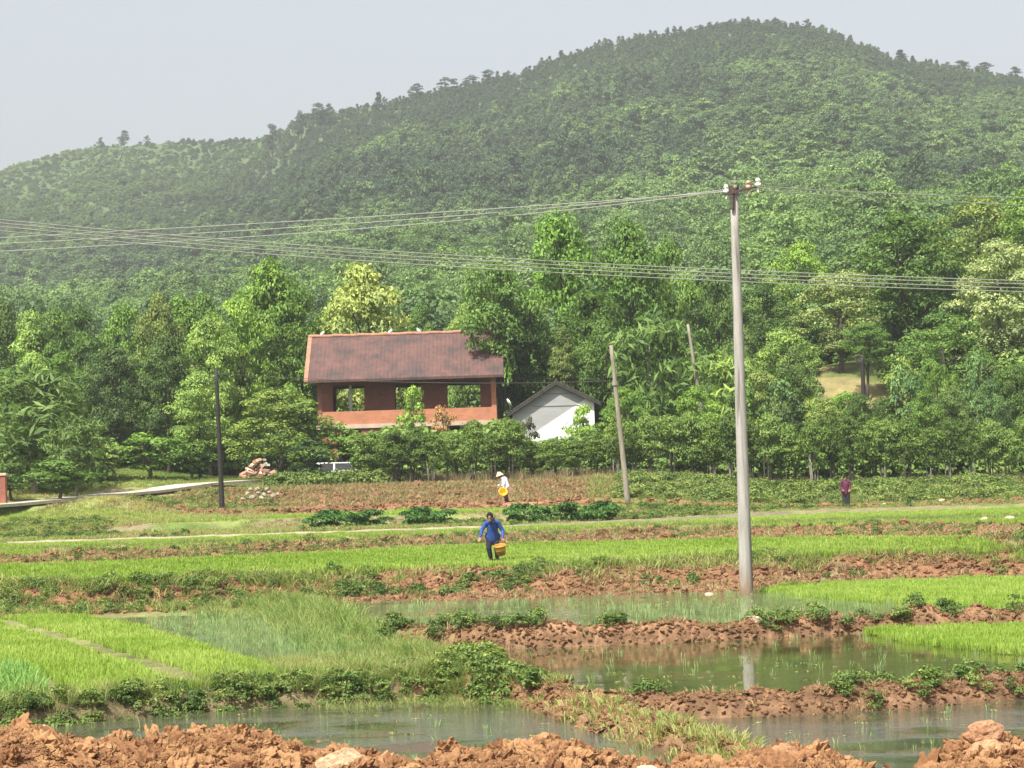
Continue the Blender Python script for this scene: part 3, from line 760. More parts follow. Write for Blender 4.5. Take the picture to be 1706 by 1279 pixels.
dgM = mat_leaf('dry_grass_blade', (.36, .25, .14), (.27, .24, .10), trans=.2, clump=.45)
dgr = [blades('dry_tuft', 22, .24, .20, .02, 1.1, dgM, 460 + i) for i in range(3)]
S = []
x = rng.uniform(-20, 10, 5000); y = rng.uniform(128, 138, 5000); addS(x, y, rng.uniform(.5, 1.3, len(x)), rng.uniform(.6, 1, len(x)))
x = rng.uniform(-20, 10, 3500); y = rng.uniform(128, 138, 3500); addS(x, y, rng.uniform(.5, 1.5, len(x)), rng.uniform(0, 1, len(x)))
x, y = sample_band(foot1, top1, .25, 1.0, -22, 24, 7); addS(x, y, rng.uniform(.5, 1.1, len(x)), rng.uniform(0, 1, len(x)))
x, y = sample_band(foot2, top2, 0, 1.2, -24, 26, 22); addS(x, y, rng.uniform(.5, 1.1, len(x)), rng.uniform(0, 1, len(x)))
x = rng.uniform(-26, 28, 7000); y = chan(x) + rng.uniform(1.2, 13, 7000); k = (fbm(x * .2, y * .3, 58, 3) > -.1) & (y < 108); addS(x[k], y[k], rng.uniform(.4, .8, k.sum()), rng.uniform(0, 1, k.sum()))
x = rng.uniform(4, 30, 7000); y = rng.uniform(108, 139, 7000); k = fbm(x * .2, y * .2, 59, 3) > -.1; addS(x[k], y[k], np.where(y[k] > 127, 1.5, .6) * rng.uniform(.6, 1.2, k.sum()), rng.uniform(0, 1, k.sum()))
x = rng.uniform(-34, -11, 5000); y = rng.uniform(107, 125, 5000); k = fbm(x * .2, y * .2, 62, 3) > .0; addS(x[k], y[k], rng.uniform(.5, 1.1, k.sum()), rng.uniform(0, 1, k.sum()))
x, y = sample_band(lambda x: c1(x) - .5, lambda x: c1(x) + .5, .0, 1, 0, 11, 10); addS(x, y, rng.uniform(.3, .7, len(x)), rng.uniform(0, 1, len(x)))
x, y = sample_band(lambda x: c2(x) - .5, lambda x: c2(x) + .5, .0, 1, -4, 14, 10); addS(x, y, rng.uniform(.3, .7, len(x)), rng.uniform(0, 1, len(x)))
gx, gy, gs, gt = [np.concatenate(v) for v in zip(*S)]
k = clear(gx, gy, 1.8); gx, gy, gs, gt = gx[k], gy[k], gs[k], gt[k]
scatter('dry_grass', 'dry brown grass matted over the banks and below the hedgerow', dgr, on(gx, gy), gs, gt, tilt=.15)
# dry stalks under the hedgerow
dryM = mat_leaf('dry_stalk', (.33, .25, .15), (.20, .18, .08), trans=.25, clump=.4)
stalk = [blades('stalk', 26, 1.15, .35, .035, .3, dryM, 440 + i) for i in range(3)]
x = rng.uniform(-10, 32, 1500); y = rng.uniform(136.2, 140, 1500); k = (x > -4) | (y > 143); k |= (np.abs(x + 9) > 3); x, y = x[k], y[k]
scatter('dry_stalks', 'dry straw coloured stalks standing under the hedgerow', stalk, on(x, y), rng.uniform(.3, .75, len(x)), rng.uniform(0, 1, len(x)), tilt=.1)

# --- forest on the hill (one mass)
forM = mat_leaf('forest_leaves', (.050, .095, .038), (.18, .28, .08), trans=.25, clump=.36)
forC = []
for i in range(7):
    c, r_ = crown_clumps(600 + i, 44, 2.3, .6, 4.9, ['round', 'spread', 'round', 'tall', 'round', 'spread', 'cone'][i], .72)
    forC.append(proto('forest_crown_near', leafcloud('forest_crown_near', c, r_, 62, .27, 640 + i, .6, .65), forM))
for i in range(7):
    c, r_ = crown_clumps(600 + i, 30, 2.3, .6, 4.9, ['round', 'spread', 'round', 'tall', 'round', 'spread', 'cone'][i], .85)
    forC.append(proto('forest_crown', leafcloud('forest_crown', c, r_, 52, .42, 620 + i, .6, .75), forM))
N0 = 52000
tt = rng.uniform(-.30, .30, N0); yy = np.sqrt(rng.uniform(186 ** 2, 1170 ** 2, N0))
xx = tt * yy
Drv = 980 + 160 * sm(-.03, -.16, tt)
k = (yy < Drv + 25) & ~((tt > .085) & (yy < 192)); xx, yy, tt, Drv = xx[k], yy[k], tt[k], Drv[k]
zz = G(xx, yy, False)
near = 1 - sm(190, 500, yy)
ss = rng.uniform(.6, 1.2, len(xx)) * (1.0 + .15 * near) * (1 - .3 * sm(600, 1000, yy))
sr = (yy - 190) / (Drv - 190)
pine = sm(.55, .95, sr + 1.2 * fbm(xx / 90, yy / 110, 93, 3)) * sm(-.16, -.05, tt + .05 * fbm(xx / 60, yy / 60, 98, 2))
tn = .60 + .8 * fbm(xx / 110, yy / 120, 95, 3) + .5 * fbm(xx / 25, yy / 30, 96, 2) + rng.normal(0, .14, len(xx)) - .75 * pine
pick = rng.integers(0, 6, len(xx)); pick = np.where((pine > .5) & (rng.uniform(0, 1, len(xx)) < .5), 3, pick)
pick = np.where(yy > 480, pick + 7, pick)
lowveg = sm(-.06, -.11, tt) * sm(.6, .9, sr)
ss = ss * (1 - .2 * lowveg) * np.where((rng.uniform(0, 1, len(ss)) < .12) & (sr < .85), 1.5, 1.0) * (1 - .25 * sm(.85, .97, sr))
tn = tn + np.where(rng.uniform(0, 1, len(ss)) < .06, .5, 0) - np.where(rng.uniform(0, 1, len(ss)) < .10, .45, 0)
sc = np.stack([ss, ss, ss * rng.uniform(.6, 1.15, len(xx)) * (1 + .5 * pine)], -1)
scatter('forest', 'unbroken broadleaf and pine wood covering the whole hillside', forC, np.stack([xx, yy, zz - .9], -1), sc, tn, tilt=.08, pick=pick)
# undergrowth below the individual trees
und = []
undM = mat_leaf('undergrowth_leaves', (.07, .13, .03), (.22, .32, .07), trans=.25, clump=.5)
for i in range(4):
    c, r_ = crown_clumps(650 + i, 22, 1.2, .1, 1.7, 'round', .5)
    und.append(proto('bush', leafcloud('bush', c, r_, 40, .26, 660 + i, .6, .6), undM))
x = rng.uniform(-40, 44, 3800); y = rng.uniform(141, 192, 3800)
k = ~((x / y < -.082) & (x / y > -.17) & (y < 160)) & ~((x > -13) & (x < 7.5) & (y < 165)) & ~((np.abs(x / y - .135) < .022) & (y > 158) & (y < 182)) & ~((x > -15) & (x < -6) & (y < 150)); x = x[k]; y = y[k]
x9 = rng.uniform(-8, 8.5, 170); y9 = rng.uniform(142, 152.5, 170); k = ((x9 > -5) | (y9 > 145)) & ~((x9 > -.3) & (x9 < 3.8)); x = np.concatenate([x, x9[k], rng.uniform(-.5, 4, 26)]); y = np.concatenate([y, y9[k], rng.uniform(142, 148, 26)])
scatter('undergrowth', 'tangled shrubs filling the wood floor behind the hedgerow', und, on(x, y), np.where((x > -.5) & (x < 4) & (y < 148), .7, 1.0) * rng.uniform(.6, 1.6, len(x)), .3 + .5 * rng.uniform(0, 1, len(x)) + .4 * fbm(x * .1, y * .1, 5, 2), tilt=.1)

# ------------------------------------------------------------------ individual trees
PROT = {}
def limbs(mb, H0, seed, cl, r0=.22, n=7, bend=.5):
    r = random.Random(seed); pts = []; x = y = 0
    for i in range(6):
        pts.append(Vector((x, y, H0 * i / 5.0))); x += r.gauss(0, .12) * bend * 2; y += r.gauss(0, .12) * bend * 2
    pts[0].z = -.8
    mb.tube(pts, [r0, r0 * .9, r0 * .75, r0 * .6, r0 * .42, r0 * .2], 8)
    for k in range(n):
        c = Vector(cl[r.randrange(len(cl))]); b = pts[r.choice([1, 2, 3, 3, 4])].copy()
        mid = b.lerp(c, .5) + Vector((0, 0, .35)); mb.tube([b, mid, c], [r0 * .42, r0 * .28, r0 * .1], 6)
def proto_tree(key, shape, rx, z0, z1, nc, nl, cr, leaf, seed, bark, r0=.22, asp=.55, upb=.6, nlimb=7, zmin=-.35):
    c, r_ = crown_clumps(seed, nc, rx, z0, z1, shape, cr)
    cm = leafcloud('crown', c, r_, nl, leaf, seed + 1, upb, asp, leafM, zmin)
    mb = MB(); limbs(mb, z0 + (z1 - z0) * .8, seed + 2, c, r0, nlimb); tm = mb.mesh('trunk', True); tm.materials.append(bark)
    PROT[key] = (cm, tm, rx, z1 + cr * .6)
for i in range(3):
    proto_tree(('round', i), 'round', 3.3, 2.0, 9.2, 90, 150, .95, .27, 700 + i * 10, barkM)
    proto_tree(('tall', i), 'tall', 3.1, 1.8, 11.2, 96, 150, .95, .27, 740 + i * 10, barkM)
    proto_tree(('spread', i), 'spread', 3.4, 1.9, 7.6, 74, 150, .95, .27, 780 + i * 10, barkM)
    proto_tree(('dome', i), 'dome', 3.2, 2.4, 9.2, 115, 140, .9, .26, 760 + i * 7, barkM)
    proto_tree(('high', i), 'round', 3.0, 5.4, 10.6, 70, 150, .95, .27, 790 + i * 7, barkM)
    proto_tree(('cone', i), 'cone', 2.2, 1.0, 8.4, 60, 70, .7, .4, 850 + i * 7, barkM)
    proto_tree(('small', i), 'round', 1.35, .9, 3.2, 26, 70, .5, .22, 820 + i * 10, barkM, .09)
    proto_tree(('fern', i), 'round', 2.6, 1.5, 7.6, 60, 46, 1.15, .85, 860 + i * 10, barkPale, .16, .2, .15)
def hedge_proto(i):
    c, r_ = crown_clumps(900 + i, 60, 1.0, 1.2, 3.2, 'round', .42)
    cm = leafcloud('crown', c, r_, 84, .155, 905 + i, .6, .5, leafM)
    mb = MB(); r = random.Random(i + 5)
    for k in range(5):
        a = r.uniform(0, 6.28); q = r.uniform(.05, .4); s_ = Vector((q * math.cos(a), q * math.sin(a), -.3)); e = s_ * 1.5; e.z = r.uniform(1.7, 2.3)
        m_ = s_.lerp(e, .5) + Vector((r.gauss(0, .07), r.gauss(0, .07), 0)); mb.tube([s_, m_, e], [.06, .045, .025], 6)
    tm = mb.mesh('trunk', True); tm.materials.append(barkM if i % 3 else barkPale)
    PROT[('hedge', i)] = (cm, tm, 1.0, 3.4)
for i in range(5): hedge_proto(i)

def tree(kind, px, ytop, d, wpx, color, label, name='broadleaf_tree', group=None, var=None, cat='tree', base=None, lean=0):
    i = random.randrange(3 if kind != 'hedge' else 5) if var is None else var
    cm, tm, rx, ht = PROT[(kind, i)]
    top = P(px, ytop, d); gz = Gp(top.x, d) if base is None else base
    h = max(top.z - gz, 1.5)
    bx_ = top.x
    o = empty(name, (bx_, d, gz), label, cat, group, random.uniform(0, 6.28))
    sxy = wpx * d / F / (2 * rx * 1.12)
    o.scale = (sxy, sxy, h / ht)
    if lean: o.rotation_euler.y = lean
    c = link('crown', cm, None, o); c.color = (*color, 1)
    t = link('trunk', tm, None, o)
    return o

DK = (.12, .21, .042); MD_ = (.16, .27, .045); BR = (.23, .36, .055); YL = (.38, .44, .12); OL = (.19, .25, .06); PL = (.27, .33, .11); BL = (.12, .21, .065); LG = (.24, .35, .08)
big = [
 ('dome', 605, 434, 166, 178, YL, 'large yellow green tree behind the ridge of the brick house', 'broadleaf_tree'),
 ('dome', 452, 424, 163, 155, MD_, 'tall dark green tree immediately left of the brick house', 'broadleaf_tree'),
 ('round', 500, 470, 166, 110, DK, 'dark tree tucked between the tall left tree and the yellow tree', 'broadleaf_tree'),
 ('round', 395, 480, 160, 110, BR, 'bright green tree rising above the black pole', 'broadleaf_tree'),
 ('round', 345, 520, 157, 120, LG, 'light green tree just left of the black pole top', 'broadleaf_tree'),
 ('dome', 462, 646, 146, 178, (.19, .265, .055), 'spreading yellow green tree with layered boughs in front of the brick house corner', 'broadleaf_tree'),
 ('high', 826, 428, 156.2, 135, DK, 'dark tree whose boughs hang over the right end of the tiled roof', 'broadleaf_tree'),
 ('dome', 928, 350, 166, 175, (.15, .275, .042), 'tallest bright green tree behind the white house', 'broadleaf_tree'),
 ('dome', 1042, 362, 170, 160, (.13, .235, .04), 'tall rounded green tree right of the tallest tree', 'broadleaf_tree'),
 ('round', 1112, 392, 173, 115, MD_, 'narrow green tree at the right end of the tall central group', 'broadleaf_tree'),
 ('round', 985, 470, 160, 165, (.075, .14, .022), 'wide leafy tree directly above the white house gable', 'broadleaf_tree'),
 ('round', 880, 490, 158, 120, (.07, .125, .024), 'leafy tree rising between the two houses', 'broadleaf_tree'),
 ('fern', 1090, 512, 150, 150, (.12, .20, .045), 'tree with long drooping feathery leaves left of the leaning pale pole', 'feathery_tree'),
 ('round', 1335, 394, 185, 115, BR, 'round bright green tree high on the slope right of the concrete pole', 'broadleaf_tree'),
 ('round', 1505, 345, 176, 190, (.09, .16, .03), 'broad dark crowned tree high on the right slope', 'broadleaf_tree'),
 ('spread', 1395, 452, 172, 150, PL, 'pale olive tree between the two high green trees at the right', 'broadleaf_tree'),
 ('round', 1665, 390, 168, 170, (.30, .36, .14), 'tree thick with cream blossom at the right edge of the photo', 'blossom_tree'),
 ('round', 1625, 322, 192, 190, OL, 'dark tree on the skyline of the slope above the blossom tree', 'broadleaf_tree'),
 ('round', 1720, 300, 186, 150, MD_, 'tree cut by the right edge of the photo above the blossom', 'broadleaf_tree'),
 ('round', 1565, 515, 163, 150, DK, 'very dark tree below the broad crown on the right slope', 'broadleaf_tree'),
 ('high', 1440, 535, 166, 85, DK, 'small dark round tree above the right black pole', 'broadleaf_tree'),
 ('round', 1270, 470, 172, 120, (.08, .14, .03), 'dark tree close behind the concrete pole', 'broadleaf_tree'),
 ('round', 1195, 450, 175, 110, (.10, .17, .035), 'mid green tree just left of the concrete pole', 'broadleaf_tree'),
 ('round', 1300, 540, 157, 120, LG, 'light green tree low to the right of the concrete pole', 'broadleaf_tree'),
 ('fern', 1215, 575, 150, 110, LG, 'light feathery tree crossed by the concrete pole', 'feathery_tree'),
 ('round', 1322, 575, 153, 80, (.12, .19, .045), 'green tree left of the bare tan clearing', 'broadleaf_tree'),
 ('small', 1505, 590, 156, 80, (.22, .30, .07), 'yellowish bush tree right of the bare clearing', 'broadleaf_tree'),
 ('round', 1640, 600, 152, 120, (.10, .15, .04), 'olive tree under the cream blossom tree', 'broadleaf_tree'),
 ('round', 1160, 640, 145, 80, BR, 'bright small tree at the foot of the leaning pale pole', 'broadleaf_tree'),
 ('round', 1040, 640, 146, 90, MD_, 'round tree behind the slanting grey pole', 'broadleaf_tree'),
 ('fern', 55, 600, 128, 185, (.12, .19, .05), 'large drooping feathery tree at the left edge of the photo', 'feathery_tree'),
 ('fern', 125, 690, 124, 110, (.13, .20, .055), 'smaller feathery tree leaning over the pale path', 'feathery_tree'),
 ('round', 275, 555, 156, 110, (.085, .14, .035), 'mid green tree behind the grass field left of the black pole', 'broadleaf_tree'),
 ('round', 190, 570, 158, 120, (.075, .125, .035), 'dull green tree above the grass field', 'broadleaf_tree'),
 ('round', 330, 620, 150, 110, LG, 'pale leaved tree at the black pole, lower than its neighbours', 'broadleaf_tree'),
 ('small', 245, 718, 148, 130, MD_, 'low green bush at the back edge of the grass field', 'bush'),
 ('small', 175, 738, 147, 90, OL, 'olive bush at the left end of the grass field', 'bush'),
 ('small', 315, 735, 149, 90, DK, 'dark bush below the forest shade beside the black pole', 'bush'),
 ('small', 640, 640, 150.5, 0, None, '', ''),
]
for k_, px, yt, d, w_, colr, lab, nm in big:
    if w_: tree(k_, px, yt, d, w_, colr, lab, nm, cat='bush' if nm == 'bush' else 'tree')
tree('small', 688, 640, 150.2, 52, BR, 'slim green sapling in front of the middle opening of the brick house', 'sapling', cat='sapling')
tree('small', 735, 672, 149, 60, (.40, .24, .10), 'orange tinged young bush against the brick balcony', 'bush', cat='bush')
tree('small', 878, 690, 146, 42, (.09, .10, .05), 'thin dark sapling in front of the white house wall', 'sapling', cat='sapling')
tree('small', 972, 672, 145.5, 60, BR, 'bright sapling covering the right end of the white house', 'sapling', cat='sapling')
tree('small', 512, 730, 138, 95, (.05, .10, .025), 'dark glossy bush left of the half hidden white car', 'bush', cat='bush')
tree('small', 552, 700, 147, 125, MD_, 'green bush below the left end of the brick balcony', 'bush', cat='bush')
tree('small', 95, 765, 121, 120, (.11, .19, .04), 'bright green bush beside the pale path under the feathery trees', 'bush', cat='bush')
tree('small', 20, 770, 120, 90, (.08, .14, .035), 'dark green bush at the left edge beside the brown brick post', 'bush', cat='bush')
rdg = [(207, 216, 18, 1120, 'lone little tree standing up from the left skyline of the hill'), (168, 228, 12, 1120, 'tiny tree left of the lone tree on the left skyline'), (245, 224, 10, 1120, 'low dark shrub on the left skyline right of the lone tree'),
 (452, 205, 26, 985, 'dark pine where the left skyline dips before the main ridge'), (500, 182, 22, 975, 'dark pine at the start of the steep skyline'), (530, 170, 30, 975, 'pair like dark pine crown on the skyline above the black pole'),
 (548, 171, 20, 975, 'dark pine just right of the wide pine crown on the skyline'), (630, 152, 20, 975, 'pointed pine on the skyline above the yellow tree'), (695, 138, 26, 975, 'dark rounded pine on the skyline above the brick roof'),
 (745, 127, 34, 975, 'wide pine crown on the skyline above the right half of the brick roof'), (785, 124, 28, 975, 'pine crown between two wider crowns on the skyline'), (812, 114, 24, 975, 'loose pale crowned tree highest on the middle skyline'),
 (935, 83, 16, 975, 'small pointed pine on the skyline above the tallest green tree'), (1345, 30, 14, 975, 'small pine just right of the hill summit'), (1500, 82, 26, 975, 'pointed dark fir on the right skyline notch'), (1520, 92, 14, 975, 'short fir right of the pointed dark fir'),
 (1600, 100, 40, 975, 'flat topped dark tree on the right skyline'), (1640, 103, 34, 975, 'second flat topped dark tree on the right skyline'), (1690, 110, 26, 975, 'dark tree on the skyline near the right edge')]
for px, yt, w_, d, lab in rdg:
    tree('cone' if 'fir' in lab or 'pointed' in lab else 'small', px, yt, d, w_ * 1.15, (.045, .075, .04), lab, 'skyline_tree')
ORD = ['first','second','third','fourth','fifth','sixth','seventh','eighth','ninth','tenth','eleventh','twelfth','thirteenth','fourteenth','fifteenth','sixteenth','seventeenth','eighteenth','nineteenth','twentieth','twenty-first','twenty-second','twenty-third','twenty-fourth','twenty-fifth','twenty-sixth','twenty-seventh','twenty-eighth','twenty-ninth','thirtieth','thirty-first','thirty-second','thirty-third','thirty-fourth','thirty-fifth','thirty-sixth']
shades = [(DK, 'dark'), (MD_, 'mid green'), ((.10, .17, .035), 'fresh green'), (OL, 'olive'), (LG, 'light green'), (BL, 'dull bluish green'), ((.13, .20, .05), 'soft green')]
def band(x0, x1, n, ylo, yhi, d0, d1, wlo, whi, where, kinds=('round', 'round', 'tall'), avoid=None):
    for i in range(n):
        px = x0 + (x1 - x0) * (i + .5) / n + random.uniform(-.35, .35) * (x1 - x0) / n
        f_ = (px - x0) / (x1 - x0); yt = ylo + (yhi - ylo) * f_ + random.uniform(-22, 22)
        if 1325 < px < 1480 and d1 < 165: yt = 646 + random.uniform(0, 14)
        colr, sname = random.choice(shades); j = random.uniform(.85, 1.15)
        tree(random.choice(kinds), px, yt, random.uniform(d0, d1), random.uniform(wlo, whi), tuple(c * j for c in colr),
             f'{sname} tree, {ORD[i]} from the left in {where}')
band(-30, 420, 9, 520, 470, 172, 182, 80, 120, 'the back row left of the houses')
band(-20, 430, 9, 600, 590, 160, 166, 75, 115, 'the front row left of the houses')
band(520, 800, 5, 520, 500, 176, 186, 80, 110, 'the row behind the brick roof')
band(860, 1250, 7, 520, 560, 154, 160, 70, 110, 'the lower wood behind the white house')
band(1240, 1740, 10, 610, 600, 146, 152, 60, 95, 'the row above the right hedgerow', ('round', 'small', 'spread'))
band(1180, 1740, 9, 480, 420, 178, 188, 90, 130, 'the upper wood on the right slope')
band(1130, 1700, 8, 650, 650, 143, 146, 55, 80, 'the saplings just behind the hedgerow', ('small', 'round'))
# hedgerow
nH = 35
for i in range(nH):
    px = 590 + i * 33 + random.uniform(-6, 6)
    d = 137 + random.uniform(-.8, .8)
    yt = (708 if px < 850 else 716 if px < 1000 else 702) + random.uniform(-16, 14)
    if 600 < px < 650: yt += 10
    if 855 < px < 955: yt = 729 + random.uniform(-5, 5)
    c_ = random.choice([(.12, .19, .035), (.15, .23, .045), (.18, .27, .06), (.10, .16, .03)])
    tree('hedge', px, yt, d, random.uniform(44, 60), c_, f'hedgerow tree on thin bare stems, {ORD[i]} from the left in the row', 'hedgerow_tree', 'hedgerow trees behind the fields')
# low green crop plants beside the channel
cropc, cropr = crown_clumps(950, 12, .45, .1, .5, 'round', .2)
crop_me = leafcloud('crop_plant', cropc, cropr, 46, .16, 951, .6, .5, leafM)
spots = [(532,862),(552,861),(573,861),(594,861),(616,860),(638,859),(684,858),(704,857),(724,857),(744,857),(866,852),(888,851),(905,851),(945,848),(966,848),(986,847),(1008,847)]
for i, (a, b) in enumerate(spots):
    q = P(a, b, 100 + (i % 3)); o = link('crop_plant', crop_me); o.location = (q.x, q.y, Gp(q.x, q.y)); o.rotation_euler.z = i * 1.3
    s_ = 1.05 + .3 * math.sin(i * 2.1); o.scale = (s_, s_, s_ * 1.1); o.color = (.06, .14, .03, 1)
    tag(o, f'dark green leafy crop plant behind the concrete channel, {ORD[i]} from the left', 'plant', 'leafy crop plants behind the channel')

# ------------------------------------------------------------------ channel, path
conc = mat_plain('pale_concrete', (.52, .47, .38), (.36, .31, .24), 3, .85, .01)
conc2 = mat_plain('channel_concrete', (.60, .49, .37), (.42, .33, .24), 2, .9, .01)
ct = empty('irrigation_channel', (P(700, 870, 95).x, 95, 1.3), 'long low pale concrete irrigation channel crossing the fields', 'channel')
def ribbon(f, x0, x1, n, off0, off1, za, zb, zc=None):
    xs = np.linspace(x0, x1, n); V = []; Fs = []
    for x in xs:
        y = float(f(x)); zt = 1.39 + .0 * x + .10 * float(sm(2, 14, x)) - .18 * float(sm(x1c - 2.5, x1c, x)) + .012 * math.sin(x * 2.1) + .01 * math.sin(x * 5.3)
        for (o_, z_) in ((off0, za), (off0, zb), (off1, zb), (off1, za)): V.append((x, y + o_, zt + z_))
    for i in range(n - 1):
        for k in range(4): a = i * 4 + k; b = i * 4 + (k + 1) % 4; Fs.append((a, b, b + 4, a + 4))
    Fs += [(3, 2, 1, 0), tuple((n - 1) * 4 + k for k in range(4))]
    return V, Fs
x0c, x1c = P(8, 900, 93).x, P(1365, 842, 106.5).x
def cpart(name, *a):
    mb = MB(); mb.add(*ribbon(chan, x0c, x1c, 90, *a)); o = mb.build(name, conc2); o.parent = ct; o.location = -Vector(ct.location)
cpart('near_wall', -.10, .02, -.45, .03); cpart('far_wall', .5, .62, -.45, .06); cpart('channel_floor', .02, .5, -.3, -.22)
mb = MB()
pp = [Vector(a) for a in PATH]; L_ = []; Rr = []
N_ = 30
for i in range(N_):
    t = i / (N_ - 1) * (len(pp) - 1); k_ = min(int(t), len(pp) - 2); q = pp[k_].lerp(pp[k_ + 1], t - k_); dr = (pp[k_ + 1] - pp[k_]); dr.z = 0; dr.normalize(); nn = Vector((-dr.y, dr.x, 0))
    for s_ in (-1.05, 1.05):
        w = q + nn * s_; (L_ if s_ < 0 else Rr).append(w)
vs = []; fs = []
for i in range(N_):
    for w in (L_[i], Rr[i]):
        gz = (L_[i].z + Rr[i].z) / 2 + .03; vs.append((w.x, w.y, gz)); vs.append((w.x, w.y, gz - .14))
for i in range(N_ - 1):
    a = i * 4; b = a + 4; fs += [(a, a + 2, b + 2, b), (a + 1, a, b, b + 1), (a + 2, a + 3, b + 3, b + 2)]
mb.add(vs, fs); pth = mb.build('path', conc); tag(pth, 'pale concrete path climbing from the left edge along the grassy bank', None, kind='structure')

# ------------------------------------------------------------------ poles and wires
poleM = mat_plain('pole_concrete', (.38, .36, .33), (.22, .20, .17), 2.2, .85, .004, stretch=(4, 4, .5), lo=.3, hi=.8)
def _stain():
    m = poleM; n = m.node_tree.nodes; l = m.node_tree.links; p = n['Principled BSDF']
    old = p.inputs['Base Color'].links[0].from_socket
    tc = n.new('ShaderNodeTexCoord'); sp = n.new('ShaderNodeSeparateXYZ'); l.new(tc.outputs['Object'], sp.inputs[0])
    nz = noisen(n, l, 9, 5, .7, 'Object', (1, 1, .25))
    a = n.new('ShaderNodeMath'); a.operation = 'MULTIPLY_ADD'; l.new(nz, a.inputs[0]); a.inputs[1].default_value = 1.3; l.new(sp.outputs[2], a.inputs[2])
    c = mixc(n, l, ramp(n, l, a.outputs[0], 1.5, .7), old, (.22, .14, .09))
    wv = n.new('ShaderNodeTexNoise'); wv.inputs['Scale'].default_value = 1.1; wv.inputs['Detail'].default_value = 6
    mp = n.new('ShaderNodeMapping'); mp.inputs['Scale'].default_value = (9, 9, .35); l.new(tc.outputs['Object'], mp.inputs[0]); l.new(mp.outputs[0], wv.inputs[0])
    c = mixc(n, l, ramp(n, l, wv.outputs[0], .56, .68), c, (.15, .135, .115))
    l.new(c, p.inputs['Base Color'])
_stain()
blackM = mat_plain('tarred_wood', (.018, .016, .015), (.03, .026, .022), 4, .7)
greyP = mat_plain('weathered_pole', (.28, .25, .20), (.19, .16, .12), 2, .9, stretch=(3, 3, .5))
steel = mat_plain('rusty_steel', (.10, .075, .055), (.05, .04, .035), 10, .7, metal=.3)
porc = mat_plain('white_porcelain', (.85, .85, .80), (.75, .74, .68), 6, .25, spec=.6)
porcR = mat_plain('pinkish_porcelain', (.55, .35, .27), (.4, .22, .16), 6, .3)
def pole(name, px0, py0, px1, py1, d, r0, r1, mat, label, bury=.6, cat='utility pole'):
    a = P(px0, py0, d); b = P(px1, py1, d)
    o = empty(name, a, label, cat); v = b - a
    mb = MB(); n_ = 10
    mb.tube([v * (-bury / v.length)] + [v * (i / n_) for i in range(n_ + 1)], [r0] + [r0 + (r1 - r0) * i / n_ for i in range(n_ + 1)], 20)
    mb.build('shaft', mat, o, True); return o, a, b, v
PD = 63.5
o, pa, pb, pv = pole('utility_pole', 1244, 993, 1222.5, 318, PD, .175, .095, poleM, 'tall tapering grey concrete utility pole standing in the back pond')
top = pv
# crossarm: angle bar rising to the right
arm = MB(); a0 = P(1206, 324, PD) - pa; a1 = P(1226, 320, PD) - pa; a2 = P(1252, 313, PD) - pa
dv = Vector((0, -.14, 0))
arm.tube([a0 + dv, a1 + dv, a2 + dv], .055, 4); arm.build('crossarm', steel, o)
br = MB(); br.tube([P(1219.5, 350, PD) - pa + dv, P(1219.5, 326, PD) - pa + dv], .05, 6); br.build('bracket', steel, o)
cl = MB(); cl.tube([top * .997 + Vector((0, 0, .02)), top * 1.003 + Vector((0, 0, .10))], [.13, .13], 16); cl.build('collar', steel, o)
def insul(px, py, mat, r=.1, two=False):
    mb = MB(); c = P(px, py, PD) - pa + dv
    pr = [(.02, -.20), (.02, -.07), (r * .6, -.06), (r, -.02), (r * .95, .02), (r * .5, .04), (r * .45, .07), (r * .85, .09), (r * .8, .12), (.03, .16)]
    mb.lathe(pr, 12, c); mb.build('insulator', mat, o, True)
insul(1209, 319, porc, .07); insul(1224, 312, greyP, .055); insul(1246, 312, porcR, .075); insul(1262, 308, porc, .08)
mb = MB(); mb.tube([P(1250, 314, PD) - pa + dv, P(1262, 311, PD) - pa + dv], .03, 6); mb.build('end_bracket', steel, o)
o2, *_ = pole('utility_pole', 371, 866, 360, 615, 119, .13, .085, blackM, 'slim black pole standing in the field in front of the left wood')
o3, qa, qb, qv = pole('utility_pole', 1045, 828, 1018, 575, 117, .135, .085, greyP, 'slanting grey pole in front of the hedgerow right of the white house')
mb = MB(); mb.tube([qv * .75 - qv.normalized() * .1, qv * .75 + qv.normalized() * .1], .15, 12); mb.build('collar', greyP, o3)
o4, ra, rb, rv = pole('utility_pole', 1441, 698, 1436, 594, 150, .14, .11, blackM, 'black pole rising behind the hedgerow in front of the tan clearing', bury=3)
mb = MB(); mb.tube([P(1420, 596, 150) - ra, P(1430, 592, 150) - ra, P(1440, 594, 150) - ra], [.05, .10, .05], 6); mb.build('crossarm', steel, o4)
mb = MB(); mb.tube([P(1423, 598, 150) - ra, P(1436, 606, 150) - ra], .05, 6); mb.build('brace', steel, o4)
o5, *_ = pole('utility_pole', 1171, 700, 1146, 540, 147.5, .13, .08, greyP, 'pale leaning pole rising out of the bushes left of the tall concrete pole', bury=3)
wireM = mat_plain('bare_wire', (.40, .40, .36), (.30, .30, .27), 20, .55, metal=.2)
wireD = mat_plain('dark_wire', (.05, .05, .045), (.04, .04, .04), 20, .6)
def wire(pts, r, mat, label, grp, sag=0):
    mb = MB(); q = []
    for i in range(41):
        t = i / 40; a = pts[0].lerp(pts[-1], t)
        if len(pts) == 3:
            # parabola through the three points
            a = pts[0] * (2 * (t - .5) * (t - 1)) + pts[1] * (4 * t * (1 - t)) + pts[2] * (2 * t * (t - .5))
        a = a.copy(); a.z -= sag * 4 * t * (1 - t); q.append(a)
    mb.tube(q, r, 6); o = mb.build('wire', mat); tag(o, label, 'wire', grp)
g1 = 'wires running left from the concrete pole'
